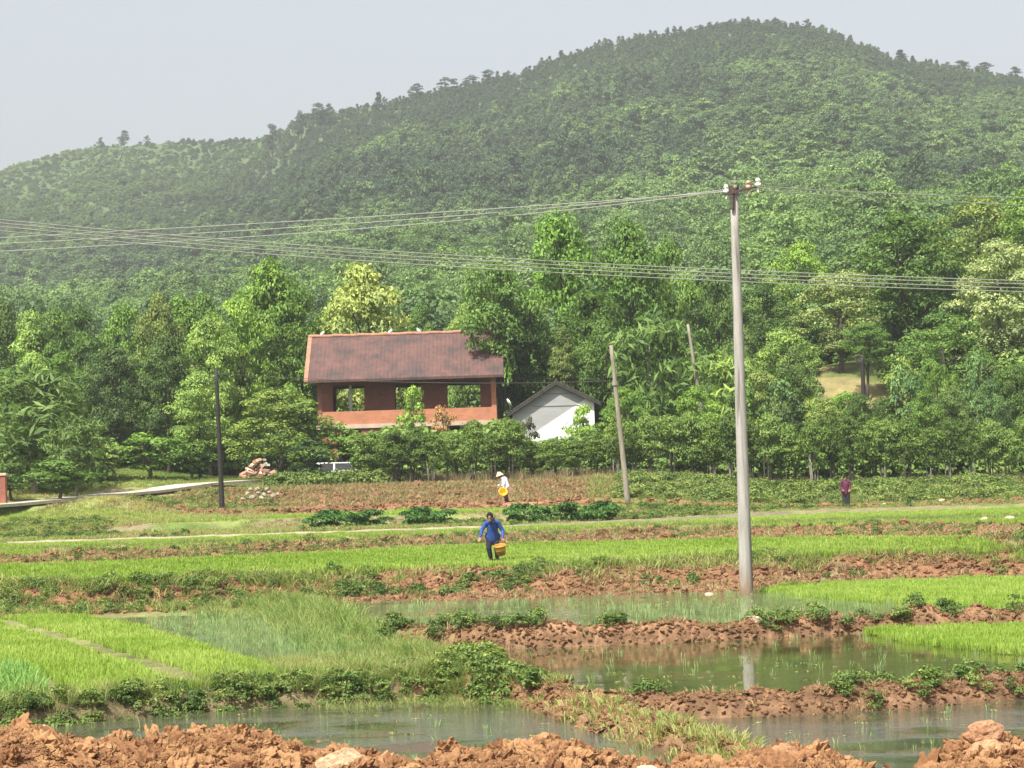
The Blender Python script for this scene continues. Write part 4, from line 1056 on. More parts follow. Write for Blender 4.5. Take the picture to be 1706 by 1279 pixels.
for i, (yl, pxs, pys, dd, lb) in enumerate([(393, 1209, 319, 63.4, 'uppermost'), (402, 1224, 314, 63.4, 'middle'), (415, 1246, 313, 63.4, 'lowest')]):
    ym = [349, 358, 367][i]
    wire([P(-120, yl + 9, 120), P(545, ym + 16 - 2 * i + 3 * i, 92), P(pxs, pys, dd)], .013, wireM, f'{lb} of the thin wires sagging left from the concrete pole top', g1)
for i, (a, b, lb) in enumerate([(1262, 308, 'upper'), (1246, 314, 'lower')]):
    wire([P(a, b, 63.4), P(1480, 322 + 9 * i, 78), P(1850, 333 + 14 * i, 100)], .017, wireM, f'{lb} of the two faint wires leading right from the concrete pole top', 'wires running right from the concrete pole')
for i, (yl, ym, yr, lb) in enumerate([(362, 431, 469, 'topmost'), (367, 437, 474, 'second'), (373, 443, 481, 'third'), (380, 450, 487, 'bottom')]):
    wire([P(-200, yl - 17, 66), P(853, ym, 78), P(1906, yr + 4, 92)], .016, wireM, f'{lb} of the four bundled wires crossing the whole picture', 'bundled wires crossing the picture')
wire([P(361, 622, 119), P(700, 637, 118), P(1025, 634, 117)], .015, wireD, 'thin dark cable strung between the black pole and the slanting grey pole', None)

# ------------------------------------------------------------------ brick house
def mat_brick(name, a, b, mortar, sc=4.0):
    m, n, l, p = newmat(name)
    tc = n.new('ShaderNodeTexCoord'); mp = n.new('ShaderNodeMapping'); mp.inputs['Rotation'].default_value = (R(90), 0, 0)
    br = n.new('ShaderNodeTexBrick'); l.new(tc.outputs['Object'], mp.inputs[0]); l.new(mp.outputs[0], br.inputs[0])
    br.inputs['Color1'].default_value = (*a, 1); br.inputs['Color2'].default_value = (*b, 1); br.inputs['Mortar'].default_value = (*mortar, 1)
    br.inputs['Scale'].default_value = sc; br.inputs['Mortar Size'].default_value = .025; br.inputs['Brick Width'].default_value = 1; br.inputs['Row Height'].default_value = .3
    nz = noisen(n, l, 1.3, 5, .7)
    l.new(mixc(n, l, .4, br.outputs[0], nz, 'OVERLAY'), p.inputs['Base Color']); p.inputs['Roughness'].default_value = .9
    return m
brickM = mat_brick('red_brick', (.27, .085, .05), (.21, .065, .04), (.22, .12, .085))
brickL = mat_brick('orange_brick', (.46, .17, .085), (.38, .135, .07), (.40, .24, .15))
def mat_roof():
    m, n, l, p = newmat('roof_tiles')
    tc = n.new('ShaderNodeTexCoord')
    nz = noisen(n, l, .9, 7, .75); nzs = noisen(n, l, 5, 4, .8)
    c = mixc(n, l, ramp(n, l, nz, .38, .62), (.125, .058, .046), (.052, .036, .033))
    c = mixc(n, l, .5, c, nzs, 'OVERLAY')
    wv = n.new('ShaderNodeTexWave'); wv.bands_direction = 'X'; wv.inputs['Scale'].default_value = 1.27; l.new(tc.outputs['Object'], wv.inputs[0])
    wz = n.new('ShaderNodeTexWave'); wz.bands_direction = 'Z'; wz.wave_profile = 'SAW'; wz.inputs['Scale'].default_value = 1.6; l.new(tc.outputs['Object'], wz.inputs[0])
    ad = n.new('ShaderNodeMath'); l.new(wv.outputs[1], ad.inputs[0]); l.new(wz.outputs[1], ad.inputs[1])
    bp = n.new('ShaderNodeBump'); bp.inputs['Distance'].default_value = .012; l.new(ad.outputs[0], bp.inputs['Height']); l.new(bp.outputs[0], p.inputs['Normal'])
    l.new(c, p.inputs['Base Color']); p.inputs['Roughness'].default_value = .85; return m
roofM = mat_roof()
slabM = mat_plain('slab_concrete', (.50, .40, .30), (.42, .32, .24), 2, .9)
HD = 154.0
hA = P(530, 708, HD); hB = P(828, 700, HD)
hx0, hx1 = hA.x, hB.x; W = hx1 - hx0; z2 = (hA.z + hB.z) / 2      # top of first floor slab
gz = 3.9
bh = empty('brick_house', (hx0, HD, gz), 'unfinished two storey red brick house with a long brown tiled roof', 'house')
f2 = z2 - gz
dz = .0
def X_(px): return P(px, 700, HD).x - hx0
zpar = P(680, 682, HD).z - gz
zev = P(674, 629, HD).z - gz
# ground floor
mb = MB()
for a, b in ((0, 1.4), (2.6, 4.6), (6.0, 7.6), (9.0, W)): mb.box((a, 0, -.5), (b, .24, f2 - .25))
mb.box((2.6, .002, -.5), (4.6, .238, .9)); mb.box((0, .24, -.5), (.24, 6.4, f2 - .25)); mb.box((W - .24, .24, -.5), (W, 6.4, f2 - .25)); mb.box((.24, 6.16, -.5), (W - .24, 6.4, f2 - .25))
mb.build('lower_wall', brickM, bh)
mb = MB(); mb.box((-.12, -.12, f2 - .25), (W + .12, 6.5, f2)); mb.build('floor_slab', slabM, bh)
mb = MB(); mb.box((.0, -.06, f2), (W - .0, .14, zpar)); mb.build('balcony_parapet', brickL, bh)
# upper storey recessed wall with three openings, and rear wall
xo = [(X_(553), X_(606)), (X_(657), X_(702)), (X_(746), X_(801))]
yw = 1.35; zl = P(674, 639, HD + 1.3).z - gz
mb = MB(); prev = 0.0
for a, b in xo: mb.box((prev, yw, f2), (a, yw + .24, zl)); prev = b
mb.box((prev, yw, f2), (W, yw + .24, zl)); mb.box((0, yw, zl), (W, yw + .24, zev + .9))
mb.build('upper_wall', brickM, bh)
mb = MB(); prev = 0.0
for a, b in xo: mb.box((prev, 6.16, f2), (a - .15, 6.4, zl)); prev = b + .3
mb.box((prev, 6.16, f2), (W, 6.4, zl)); mb.box((0, 6.16, zl), (W, 6.4, zev + .3)); mb.build('rear_wall', brickM, bh)
for a in (0, W - .24):
    mb = MB(); mb.add([(a, yw + .24, f2), (a + .24, yw + .24, f2), (a + .24, 6.16, f2), (a, 6.16, f2), (a, yw + .24, zev + .3), (a + .24, yw + .24, zev + .3), (a + .24, 6.16, zev + .3), (a, 6.16, zev + .3)], [(0,3,2,1),(4,5,6,7),(0,1,5,4),(1,2,6,5),(2,3,7,6),(3,0,4,7)])
    mb.build('end_wall', brickM, bh)
for a, b, zt in ((W - .30, W, zev + .35), (0, .26, zev + .35)):
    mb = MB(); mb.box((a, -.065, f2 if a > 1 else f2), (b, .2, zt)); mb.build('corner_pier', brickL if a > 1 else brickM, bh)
mb = MB(); mb.box((.3, -.02, zev - .25), (W - .3, .16, zev + .3)); mb.build('eave_beam', brickM, bh)
postM = mat_plain('pale_post', (.6, .57, .5), (.4, .38, .33), 3, .8)
mb = MB(); mb.box((X_(581), .9, f2), (X_(586), 1.0, zl)); mb.build('post', postM, bh)
# roof
rp = [P(509, 633, HD - 1.0), P(839, 624, HD - 1.0), P(837, 553, HD + 3.2), P(512, 560, HD + 3.2)]
rp = [q - Vector((hx0, HD, gz)) for q in rp]
ez = (rp[0].z + rp[1].z) / 2; rz_ = (rp[2].z + rp[3].z) / 2; xl = (rp[0].x + rp[3].x) / 2; xr_ = (rp[1].x + rp[2].x) / 2
mb = MB(); V = []; th = .16
for x in (xl, xr_):
    V += [(x, -1.0, ez), (x, 3.2, rz_), (x, 7.4, ez), (x, 7.4, ez - th), (x, 3.2, rz_ - th - .02), (x, -1.0, ez - th)]
mb.add(V, [(0, 1, 7, 6), (1, 2, 8, 7), (2, 3, 9, 8), (3, 4, 10, 9), (4, 5, 11, 10), (5, 0, 6, 11), (5, 4, 1, 0), (4, 3, 2, 1), (6, 7, 10, 11), (7, 8, 9, 10)])
roof = mb.build('roof', roofM, bh)
capM = mat_plain('ridge_tile', (.36, .19, .12), (.26, .13, .085), 3, .85)
mb = MB(); mb.tube([(xl - .02 + i * (xr_ - xl + .04) / 30, 3.2, rz_ + .02 + .02 * math.sin(i * 1.7)) for i in range(31)], .12, 8); mb.build('ridge_cap', capM, roof, True)
mb = MB(); mb.add([(xl - .03, -1.03, ez + .03), (xl + .22, -1.03, ez + .03), (xl + .22, 3.2, rz_ + .035), (xl - .03, 3.2, rz_ + .035), (xl - .03, -1.03, ez - .1), (xl + .22, -1.03, ez - .1), (xl + .22, 3.2, rz_ - .1), (xl - .03, 3.2, rz_ - .1)], [(0,1,2,3),(7,6,5,4),(4,5,1,0),(5,6,2,1),(6,7,3,2),(7,4,0,3)]); mb.build('verge_trim', capM, roof)
# gable triangles
for xg in (0.0, W - .24):
    mb = MB(); zg = zev + .3
    ylo, yhi = -.0, 6.4; hgt = lambda y: ez + (rz_ - ez) * (1 - abs(y - 3.2) / 4.2) - th - .05
    pr = [(yw, zg + .003), (yhi, zg + .003), (yhi, hgt(yhi)), (3.2, hgt(3.2)), (yw, hgt(yw))]
    mb.add([(xg, a, b) for a, b in pr] + [(xg + .24, a, b) for a, b in pr], [(4,3,2,1,0), (5,6,7,8,9)] + [(i, (i + 1) % 5, (i + 1) % 5 + 5, i + 5) for i in range(5)])
    mb.build('gable_wall', brickM, bh)
white = mat_plain('white_glaze', (.86, .86, .84), (.78, .78, .76), 5, .4)
for px, lb in ((537, 'left'), (650, 'middle'), (698, 'right')):
    q = P(px, 551, HD + 3.2)
    mb = MB(); sg = 1 if px < 690 else -1
    mb.tube([(-.16 * sg, 0, -.05), (-.04 * sg, 0, .05), (.10 * sg, 0, .20), (.16 * sg, 0, .33)], [.05, .12, .10, .015], 10)
    o = mb.build('ridge_ornament', white, None, True); o.location = (q.x, HD + 3.2, gz + rz_ + .12); o.scale = (.75, .75, .75)
    tag(o, f'{lb} one of three small white pointed ornaments on the roof ridge', 'ornament', 'white ornaments on the roof ridge')

# ------------------------------------------------------------------ white house
WD = 150.0
pk = P(926, 636, WD); le = P(845, 690, WD); re = P(998, 670, WD); gw = 3.9
wh = empty('white_house', (pk.x, WD, gw), 'small whitewashed house with a dark tiled gable roof beside the brick house', 'house')
def Lw(q): return (q.x - pk.x, q.z - gw)
(lx, lz), (rx_, rz2), (tx, tz) = Lw(le), Lw(re), Lw(pk)
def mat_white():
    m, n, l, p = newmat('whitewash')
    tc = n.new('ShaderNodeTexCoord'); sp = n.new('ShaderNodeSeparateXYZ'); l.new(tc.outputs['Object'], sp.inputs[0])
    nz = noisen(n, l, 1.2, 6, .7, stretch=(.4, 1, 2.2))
    # grey plaster above, whitewash below; the slanting shadow edge is painted into the colour
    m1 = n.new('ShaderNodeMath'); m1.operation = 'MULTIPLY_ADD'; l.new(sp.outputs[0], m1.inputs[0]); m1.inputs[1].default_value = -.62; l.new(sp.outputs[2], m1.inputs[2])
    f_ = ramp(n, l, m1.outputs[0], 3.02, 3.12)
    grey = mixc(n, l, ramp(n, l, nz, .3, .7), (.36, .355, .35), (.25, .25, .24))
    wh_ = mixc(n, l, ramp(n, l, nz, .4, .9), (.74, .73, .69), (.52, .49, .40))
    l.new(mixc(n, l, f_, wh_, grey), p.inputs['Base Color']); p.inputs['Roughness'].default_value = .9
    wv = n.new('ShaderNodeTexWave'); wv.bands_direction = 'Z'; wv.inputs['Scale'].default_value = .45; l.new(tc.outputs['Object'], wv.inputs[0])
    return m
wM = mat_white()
mb = MB(); k1, k2 = .22, .30
pr = [(lx + k2, -.6), (rx_ - k2, -.6), (rx_ - k2, rz2 - .02), (tx, tz - .18), (lx + k2, lz - .02)]
mb.add([(a, 0, b) for a, b in pr] + [(a, 7.5, b) for a, b in pr], [(0, 1, 2, 3, 4), (9, 8, 7, 6, 5)] + [((i + 1) % 5, i, i + 5, (i + 1) % 5 + 5) for i in range(5)])
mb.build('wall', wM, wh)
tileM = mat_plain('dark_tiles', (.055, .05, .04), (.03, .028, .023), 5, .9, .03)
mb = MB(); yf, yb = -.35, 7.8; th = .17
V = []
for y in (yf, yb): V += [(lx, y, lz - .02), (tx, y, tz + .02), (rx_ + .1, y, rz2 - .05), (rx_ + .1, y, rz2 - .05 - th), (tx, y, tz - th), (lx, y, lz - .02 - th)]
mb.add(V, [(1, 0, 6, 7), (2, 1, 7, 8), (3, 2, 8, 9), (4, 3, 9, 10), (5, 4, 10, 11), (0, 5, 11, 6), (0, 1, 4, 5), (1, 2, 3, 4), (11, 10, 7, 6), (10, 9, 8, 7)])
wroof = mb.build('roof', tileM, wh)
mb = MB()
for i in range(15):
    for (ax, az, bx_, bz) in ((lx, lz, tx, tz), (rx_ + .1, rz2 - .05, tx, tz)):
        y = yf + .15 + i * .54; mb.tube([(ax, y, az + .02), (bx_, y, bz + .03)], .06, 6)
mb.build('tile_ridge', tileM, wroof)
mb = MB(); mb.tube([(tx, yf - .02, tz + .06), (tx, yb, tz + .06)], .11, 8); mb.build('ridge_cap', tileM, wroof)
for zz_, ww in ((5.05 - .72, 1.7), (5.05 - 1.45, 2.2)):
    mb = MB(); mb.box((-ww * .62 + tx, -.025, tz - 5.05 + zz_), (ww * .6 + tx, -.002, tz - 5.05 + zz_ + .045)); mb.build('plaster_seam', mat_plain('seam', (.2, .2, .19), None, 4), wh)
# white dish on the eave
q = P(846, 672, WD - .3)
dish = empty('satellite_dish', (q.x, q.y, q.z - .25), 'slim white dish tilted on the left eave of the white house', 'dish')
rot = Matrix.Rotation(R(58), 3, 'Y') @ Matrix.Rotation(R(-12), 3, 'X')
mb = MB(); mb.lathe([(.001, .0), (.10, .01), (.19, .04), (.25, .085), (.235, .10), (.18, .06), (.1, .03), (.001, .02)], 20, (.02, 0, .28), rot); mb.build('reflector', white, dish, True)
mb = MB(); mb.tube([(.02, 0, .28), (.10, 0, .08), (.10, 0, -.25)], .025, 8); mb.build('mount', steel, dish)

# ------------------------------------------------------------------ white car behind the shrubs
CD = 141.5
cq = P(578, 790, CD); cg = P(578, 769.5, CD).z - 1.40
car = empty('parked_car', (cq.x - .25, CD, cg), 'white car half hidden behind shrubs below the brick house', 'car')
paint = mat_plain('white_paint', (.82, .82, .80), (.78, .78, .77), 2, .3, spec=.5)
glass = mat_plain('dark_glass', (.012, .014, .016), (.02, .02, .02), 2, .35, spec=.3)
rubber = mat_plain('tyre_rubber', (.02, .02, .02), (.03, .03, .03), 10, .9)
rimM = mat_plain('wheel_rim', (.4, .4, .42), (.3, .3, .3), 5, .35, metal=.8)
def prism(mb, pr, y0, y1, yin=0, zb=None):
    n_ = len(pr)
    V = [(a, y0 + (yin if (zb and b > zb) else 0), b) for a, b in pr] + [(a, y1 - (yin if (zb and b > zb) else 0), b) for a, b in pr]
    mb.add(V, [tuple(range(n_)), tuple(range(2 * n_ - 1, n_ - 1, -1))] + [((i + 1) % n_, i, i + n_, (i + 1) % n_ + n_) for i in range(n_)])
mb = MB(); prism(mb, [(-2.1, .28), (-1.72, .22), (-1.65, .45), (-1.4, .62), (-1.1, .45), (-1.02, .22), (1.0, .22), (1.08, .45), (1.35, .62), (1.6, .45), (1.68, .22), (2.08, .26), (2.15, .55), (2.08, .80), (1.2, .92), (-1.95, .94), (-2.12, .8)], -.82, .82)
mb.build('body', paint, car)
mb = MB(); prism(mb, [(-1.9, .942), (1.15, .942), (.45, 1.33), (-1.35, 1.35)], -.74, .74, .12, 1.2); mb.build('window', glass, car)
mb = MB(); prism(mb, [(.5, 1.332), (.44, 1.385), (-1.3, 1.41), (-1.42, 1.352)], -.64, .64); mb.build('roof', paint, car)
for xp in (-.45, .0 - 1.3):
    mb = MB()
    for s_ in (-1, 1): mb.add([(xp, s_ * .745, .945), (xp + .09, s_ * .745, .945), (xp + .09, s_ * .66, 1.34), (xp, s_ * .66, 1.34), (xp, s_ * .70, .945), (xp + .09, s_ * .70, .945), (xp + .09, s_ * .60, 1.34), (xp, s_ * .60, 1.34)], [(0,1,2,3),(7,6,5,4),(0,4,5,1),(2,6,7,3),(1,5,6,2),(0,3,7,4)])
    mb.build('pillar', paint, car)
rx90 = Matrix.Rotation(R(90), 3, 'X')
for xw in (-1.37, 1.33):
    for s_ in (-1, 1):
        mb = MB(); mb.lathe([(.2, -.09), (.29, -.09), (.31, -.05), (.31, .05), (.29, .09), (.2, .09)], 22, (xw, s_ * .76, .31), rx90); w_ = mb.build('wheel', rubber, car, True)
        mb = MB(); mb.lathe([(.001, -.05), (.2, -.08), (.21, 0), (.2, .08), (.001, .05)], 18, (xw, s_ * .76, .31), rx90); mb.build('rim', rimM, w_, True)
for s_ in (-1, 1):
    mb = MB(); mb.ell((2.09, s_ * .6, .68), (.07, .16, .08)); mb.build('headlight', glass, car, True)

# ------------------------------------------------------------------ brick pile, stones, post
def rock(px, py, z_or_d, s, label, mat, group=None, seed=1, name='rock', cat='rock', byd=False):
    q = P(px, py, z_or_d); me = rock_mesh(name, seed, 3, .35, .8); o = link(name, me, mat)
    o.location = (q.x, q.y, Gp(q.x, q.y) + s * .25 if not byd else q.z); o.scale = (s * 1.15, s, s * .95); o.rotation_euler = (random.uniform(-.4, .4), random.uniform(-.4, .4), random.uniform(0, 6.28))
    return tag(o, label, cat, group)
paleR = mat_plain('pale_stone', (.62, .52, .38), (.42, .28, .17), 2.5, .9, .03)
clayR = mat_plain('clay_lump', (.46, .26, .14), (.28, .14, .075), 3, .95, .06)
greyR = mat_plain('rubble_stone', (.40, .33, .26), (.26, .20, .15), 3, .9, .03)
rock(1254, 1036, 49.0, .17, 'pale angular rock on the bund right in front of the concrete pole', paleR, seed=31)
rock(1272, 1046, 48.3, .12, 'smaller pale rock leaning below the angular rock on the bund', paleR, seed=32)
rock(1180, 983, 64.0, .16, 'cream coloured lump at the foot of the red bank left of the concrete pole', paleR, seed=33)
rock(1475, 846, 118, .2, 'rounded pale boulder near the person in maroon', paleR, seed=34)
rock(1518, 838, 121, .2, 'flat topped pale boulder right of the rounded one', paleR, seed=35)
rock(1570, 842, 120, .2, 'brownish pale boulder at the right field edge', paleR, seed=36)
rock(1640, 885, 86, .2, 'small pale stone on the right brown bank', paleR, seed=37)
rock(1683, 884, 86, .22, 'pale stone near the right edge on the brown bank', paleR, seed=38)
rock(582, 926, 83, .14, 'small white stone on the weedy bank left of the person in blue', paleR, seed=39)
rock(645, 923, 83, .13, 'white stone on the weedy bank nearer the person in blue', paleR, seed=40)
rock(914, 952, 71, .12, 'pale stone among dark weeds on the lip of the red bank', paleR, seed=41)
rock(1636, 921, 68, .2, 'flat pale stone on the red bank lip at the right', paleR, seed=42)
# things in the near heap
def heap_rock(px, py, d, s, label, mat, seed, sz=(1.2, 1, .9), name='rock'):
    o = rock(px, py + 9, d, s, label, mat, seed=seed, byd=True, name=name); o.scale = (s * sz[0], s * sz[1], s * sz[2]); o.rotation_euler = (0.1, .15, seed); return o
heap_rock(572, 1268, 24.9, .27, 'big pale sandy boulder half buried in the near heap', mat_plain('sandy_boulder', (.56, .42, .26), (.33, .19, .10), 4, .95, .05), 51, (1.3, .9, .85), 'boulder')
heap_rock(198, 1237, 25.5, .13, 'brown flat clod overhanging the pond in the left part of the heap', clayR, 52, (1.5, .9, .75), 'clod')
heap_rock(1638, 1212, 25.0, .17, 'upper of the two clods stacked at the right end of the heap', clayR, 53, (1.2, 1, .95), 'clod')
heap_rock(1655, 1245, 25.0, .25, 'lower big clod under the stacked one at the right end', clayR, 54, (1.2, 1, .9), 'clod')
heap_rock(1305, 1250, 25.3, .16, 'tan clod on the low hump right of the grass bund', clayR, 55, (1.4, 1, .8), 'clod')
heap_rock(905, 1240, 25.4, .15, 'orange clod on the crest in the middle of the heap', clayR, 56, (1.5, 1, .75), 'clod')
heap_rock(1080, 1277, 24.9, .10, 'white pebble like stone at the bottom edge of the photo', paleR, 57, name='stone')
heap_rock(72, 1209, 25.6, .09, 'small tan stone on top of the left hump', paleR, 58, name='stone')
heap_rock(50, 1262, 25.0, .2, 'dark reddish flat clod at the bottom left', mat_plain('dark_clod', (.22, .10, .06), (.14, .07, .04), 3, .95, .05), 59, (1.4, 1, .7), 'clod')
heap_rock(1290, 1274, 24.8, .11, 'greyish white stone low in the right hump', paleR, 60, name='stone')
k = 0
for px, py in ((412,822),(420,828),(431,821),(440,824),(449,820),(436,829),(428,815),(455,826),(445,814),(463,823),(405,831),(418,815)):
    rock(px, py, 126.5 + (k % 3) * .5, random.uniform(.09, .17), f'pale rubble stone, {ORD[k]} counted in the small heap right of the black pole', greyR, 'rubble stones in the small heap', 70 + k, 'rubble_stone', 'stone')
    o = C.objects[-1]; q = P(px, py, o.location.y); o.location.z = q.z; k += 1
q = P(431, 790, 141.5)
bp_ = empty('brick_pile', (q.x, q.y, Gp(q.x, q.y)), 'loose pile of orange and white bricks under the layered tree', 'brick pile')
base_z = P(431, 787, 141.5).z - Gp(q.x, q.y)
orangeB = mat_plain('loose_brick', (.50, .20, .11), (.42, .30, .22), 6, .9); whiteB = mat_plain('pale_brick', (.62, .56, .47), None, 6, .9)
for j in range(46):
    lv = random.choice([0, 0, 0, 1, 1, 2, 3]); w_ = 1.0 - lv * .24
    mb = MB(); mb.box((-.13, -.06, -.035), (.13, .06, .035)); o = mb.build('brick', orangeB if random.random() < .72 else whiteB, bp_)
    o.location = (random.uniform(-w_, w_) * .85, random.uniform(-.4, .4), base_z - .15 + lv * .24 + random.uniform(0, .16)); o.rotation_euler = (random.uniform(-.6, .6), random.uniform(-.6, .6), random.uniform(0, 3.1)); o.scale = (1.5, 1.5, 1.7)
q = P(3, 833, 118)
pst = empty('brick_post', (q.x, q.y, q.z), 'short reddish brown brick post at the left edge of the photo', 'post')
mb = MB(); mb.box((-.22, -.2, -.6), (.22, .2, 1.15)); mb.build('shaft', brickM, pst)
mb = MB(); mb.box((-.27, -.25, 1.15), (.27, .25, 1.27)); mb.build('cap', slabM, pst)

# ------------------------------------------------------------------ people
skinM = mat_plain('skin', (.30, .16, .10), (.26, .13, .08), 10, .6)
def fig(root, mbs):
    pass
def vox(mb, name, mat, parent, size=.012):
    o = mb.build(name, mat, parent)
    md = o.modifiers.new('fuse', 'REMESH'); md.mode = 'VOXEL'; md.voxel_size = size; md.use_smooth_shade = True
    s_ = o.modifiers.new('soft', 'SMOOTH'); s_.factor = .5; s_.iterations = 2
    return o
def hand(mb, w, dirv, side):
    """palm and five curled fingers from the wrist w along dirv"""
    d = Vector(dirv).normalized(); s_ = Vector(side).normalized(); nrm = d.cross(s_)
    for t in (-.028, 0, .028): mb.caps(w + s_ * t, w + d * .085 + s_ * t, .017, .015, 8)
    for i, (t, L) in enumerate(((-.034, .062), (-.012, .075), (.011, .07), (.033, .052))):
        b = w + d * .09 + s_ * t; m_ = b + d * L * .5 + nrm * .008; e = m_ + d * L * .35 + nrm * .035
        mb.caps(b, m_, .0095, .009, 8); mb.caps(m_, e, .009, .008, 8)
    b = w + d * .03 - s_ * .035; m_ = b + d * .03 - s_ * .03; mb.caps(b, m_, .013, .011, 8); mb.caps(m_, m_ + d * .03 + nrm * .02, .011, .009, 8)
def person(root, J, look, cloth, trousers, hairmat, boots, skirt=False, inst=0):
    """J: joints in local space. one fused body, clothes as children"""
    V3 = {k_: Vector(v) for k_, v in J.items()}
    b = MB()
    b.caps(V3['pelvis'], V3['chest'], .125, .14); b.caps(V3['chest'], V3['neck'], .12, .055)
    b.caps(V3['shL'], V3['shR'], .065, .065)
    hd = V3['head']; lk = Vector(look).normalized(); b.caps(V3['neck'], hd, .05, .055)
    rotm = lk.to_track_quat('-Y', 'Z').to_matrix()
    b.ell(hd + Vector((0, 0, .02)), (.078, .098, .112), 14, rotm); b.ell(hd + lk * .02 - Vector((0, 0, .06)), (.055, .07, .055), 10, rotm)
    b.ell(hd + lk * .103 + Vector((0, 0, .0)), (.014, .02, .022), 8, rotm)
    sd = lk.cross(Vector((0, 0, 1))).normalized()
    for s_ in (-1, 1): b.ell(hd + sd * s_ * .08, (.014, .02, .032), 8, rotm)
    for s_ in ('L', 'R'):
        b.caps(V3['sh' + s_], V3['el' + s_], .05, .038); b.caps(V3['el' + s_], V3['wr' + s_], .037, .025)
        hdv = (V3['wr' + s_] - V3['el' + s_]).normalized(); hand(b, V3['wr' + s_], V3.get('hd' + s_, hdv), sd * (1 if s_ == 'L' else -1))
        b.caps(V3['hip' + s_], V3['kn' + s_], .082, .055); b.caps(V3['kn' + s_], V3['an' + s_], .054, .036)
        b.caps(V3['an' + s_], V3['an' + s_] + Vector((lk.x, lk.y, 0)).normalized() * .15 - Vector((0, 0, .04)), .038, .028)
    b.caps(V3['hipL'], V3['hipR'], .11, .11)
    body = vox(b, 'body', skinM, root, .009)
    # eyes and mouth
    for s_ in (-1, 1):
        e = MB(); e.ell(hd + lk * .088 + sd * s_ * .032 + Vector((0, 0, .022)), (.011, .008, .007), 8); e.build('eye', hairmat, body, True)
    e = MB(); e.ell(hd + lk * .088 - Vector((0, 0, .048)), (.024, .008, .006), 8, rotm); e.build('mouth', mat_plain('lips', (.22, .09, .07)), body, True)
    c = MB()
    c.caps(V3['pelvis'] + Vector((0, 0, -.10)), V3['chest'], .175, .165)
    c.caps(V3['hipL'] + Vector((0, 0, .0)), V3['hipR'] + Vector((0, 0, .0)), .145, .145); c.caps(V3['chest'], V3['neck'] - Vector((0, 0, .03)), .15, .085); c.caps(V3['shL'], V3['neck'] - Vector((0, 0, .03)), .072, .08); c.caps(V3['shR'], V3['neck'] - Vector((0, 0, .03)), .072, .08)
    for s_ in ('L', 'R'):
        w = V3['wr' + s_]; e = V3['el' + s_]; c.caps(V3['sh' + s_], e, .072, .058); c.caps(e, e.lerp(w, .86), .057, .045)
    c.caps(V3['neck'] - Vector((0, 0, .03)), V3['neck'] + Vector((0, 0, .0)), .075, .07)
    vox(c, 'jacket', cloth, root, .012)
    t = MB()
    if skirt:
        mid = (V3['hipL'] + V3['hipR']) / 2; an = (V3['anL'] + V3['anR']) / 2
        for s_ in ('L', 'R'): t.caps(V3['hip' + s_], V3['an' + s_] + Vector((0, 0, .12)), .125, .10)
        t.caps(mid, an + Vector((0, 0, .12)), .14, .12)
    else:
        t.caps(V3['hipL'], V3['hipR'], .135, .135)
        for s_ in ('L', 'R'):
            k2 = V3['kn' + s_]; a2 = V3['an' + s_]
            t.caps(V3['hip' + s_], k2, .108, .08); t.caps(k2, k2.lerp(a2, .62 if boots else .9), .078, .07)
    vox(t, 'trousers', trousers, root, .012)
    if boots:
        for s_ in ('L', 'R'):
            k2 = V3['kn' + s_]; a2 = V3['an' + s_]; q = MB(); q.caps(k2.lerp(a2, .45), a2, .062, .05); q.caps(a2, a2 + Vector((lk.x, lk.y, 0)).normalized() * .17 - Vector((0, 0, .04)), .052, .042); vox(q, 'boot', boots, root, .012)
    return V3, hd, lk, sd, rotm
hairM = mat_plain('black_hair', (.008, .007, .007), (.012, .01, .01), 30, .95)
def hair(root, hd, lk, rotm, long_=False):
    m = MB(); m.ell(hd - lk * .018 + Vector((0, 0, .05)), (.10, .112, .115), 14, rotm); m.ell(hd - lk * .05 + Vector((0, 0, -.0)), (.082, .07, .10), 12, rotm)
    for j in range(40):
        a = random.uniform(0, 6.28); u_ = random.uniform(.2, 1); v = Vector((math.cos(a) * .085, math.sin(a) * .10, .08 * u_ + .04)); v = rotm @ v
        if v.dot(lk) > .07 and v.z < .09: continue
        m.caps(hd + v * .9, hd + v * 1.08, .018, .01, 6)
    vox(m, 'hair', hairM, root, .01)
blue = mat_plain('blue_jacket', (.035, .085, .33), (.02, .05, .20), 5, .8, .01); navy = mat_plain('dark_trousers', (.012, .013, .022), (.02, .02, .03), 6, .9, .01)
bootM = mat_plain('green_boots', (.03, .04, .02), (.05, .045, .02), 6, .5)
MDp = 74.0
q = P(822, 938, MDp); gz_ = q.z
pr1 = empty('person', (q.x, MDp, gz_), 'person in a blue jacket with black hair bending forward in the rice with a bucket', 'person')
J = dict(pelvis=(.0, .10, .80), chest=(.0, -.02, 1.12), neck=(-.02, -.14, 1.25), head=(-.06, -.25, 1.33), shL=(.165, -.05, 1.17), shR=(-.175, -.05, 1.17),
         elL=(.30, -.02, .95), wrL=(.30, -.17, .72), elR=(-.31, -.08, .98), wrR=(-.36, -.22, .76), hipL=(.09, .10, .78), hipR=(-.09, .10, .78),
         knL=(.11, -.02, .45), anL=(.12, .06, .07), knR=(-.12, -.04, .44), anR=(-.05, .02, .07), hdL=(0, -.2, -1), hdR=(-.3, -.4, -.9))
V3, hd, lk, sd, rotm = person(pr1, J, (-.1, -.85, -.5), blue, navy, hairM, bootM)
hair(pr1, hd, lk, rotm)
c = MB(); 
for s_ in (-1, 1): c.add([Vector(v) for v in ((0, -.245, 1.16), (s_ * .10, -.21, 1.22), (s_ * .08, -.15, 1.30), (0, -.2, 1.27))], [(0, 1, 2, 3)])
mb = MB()
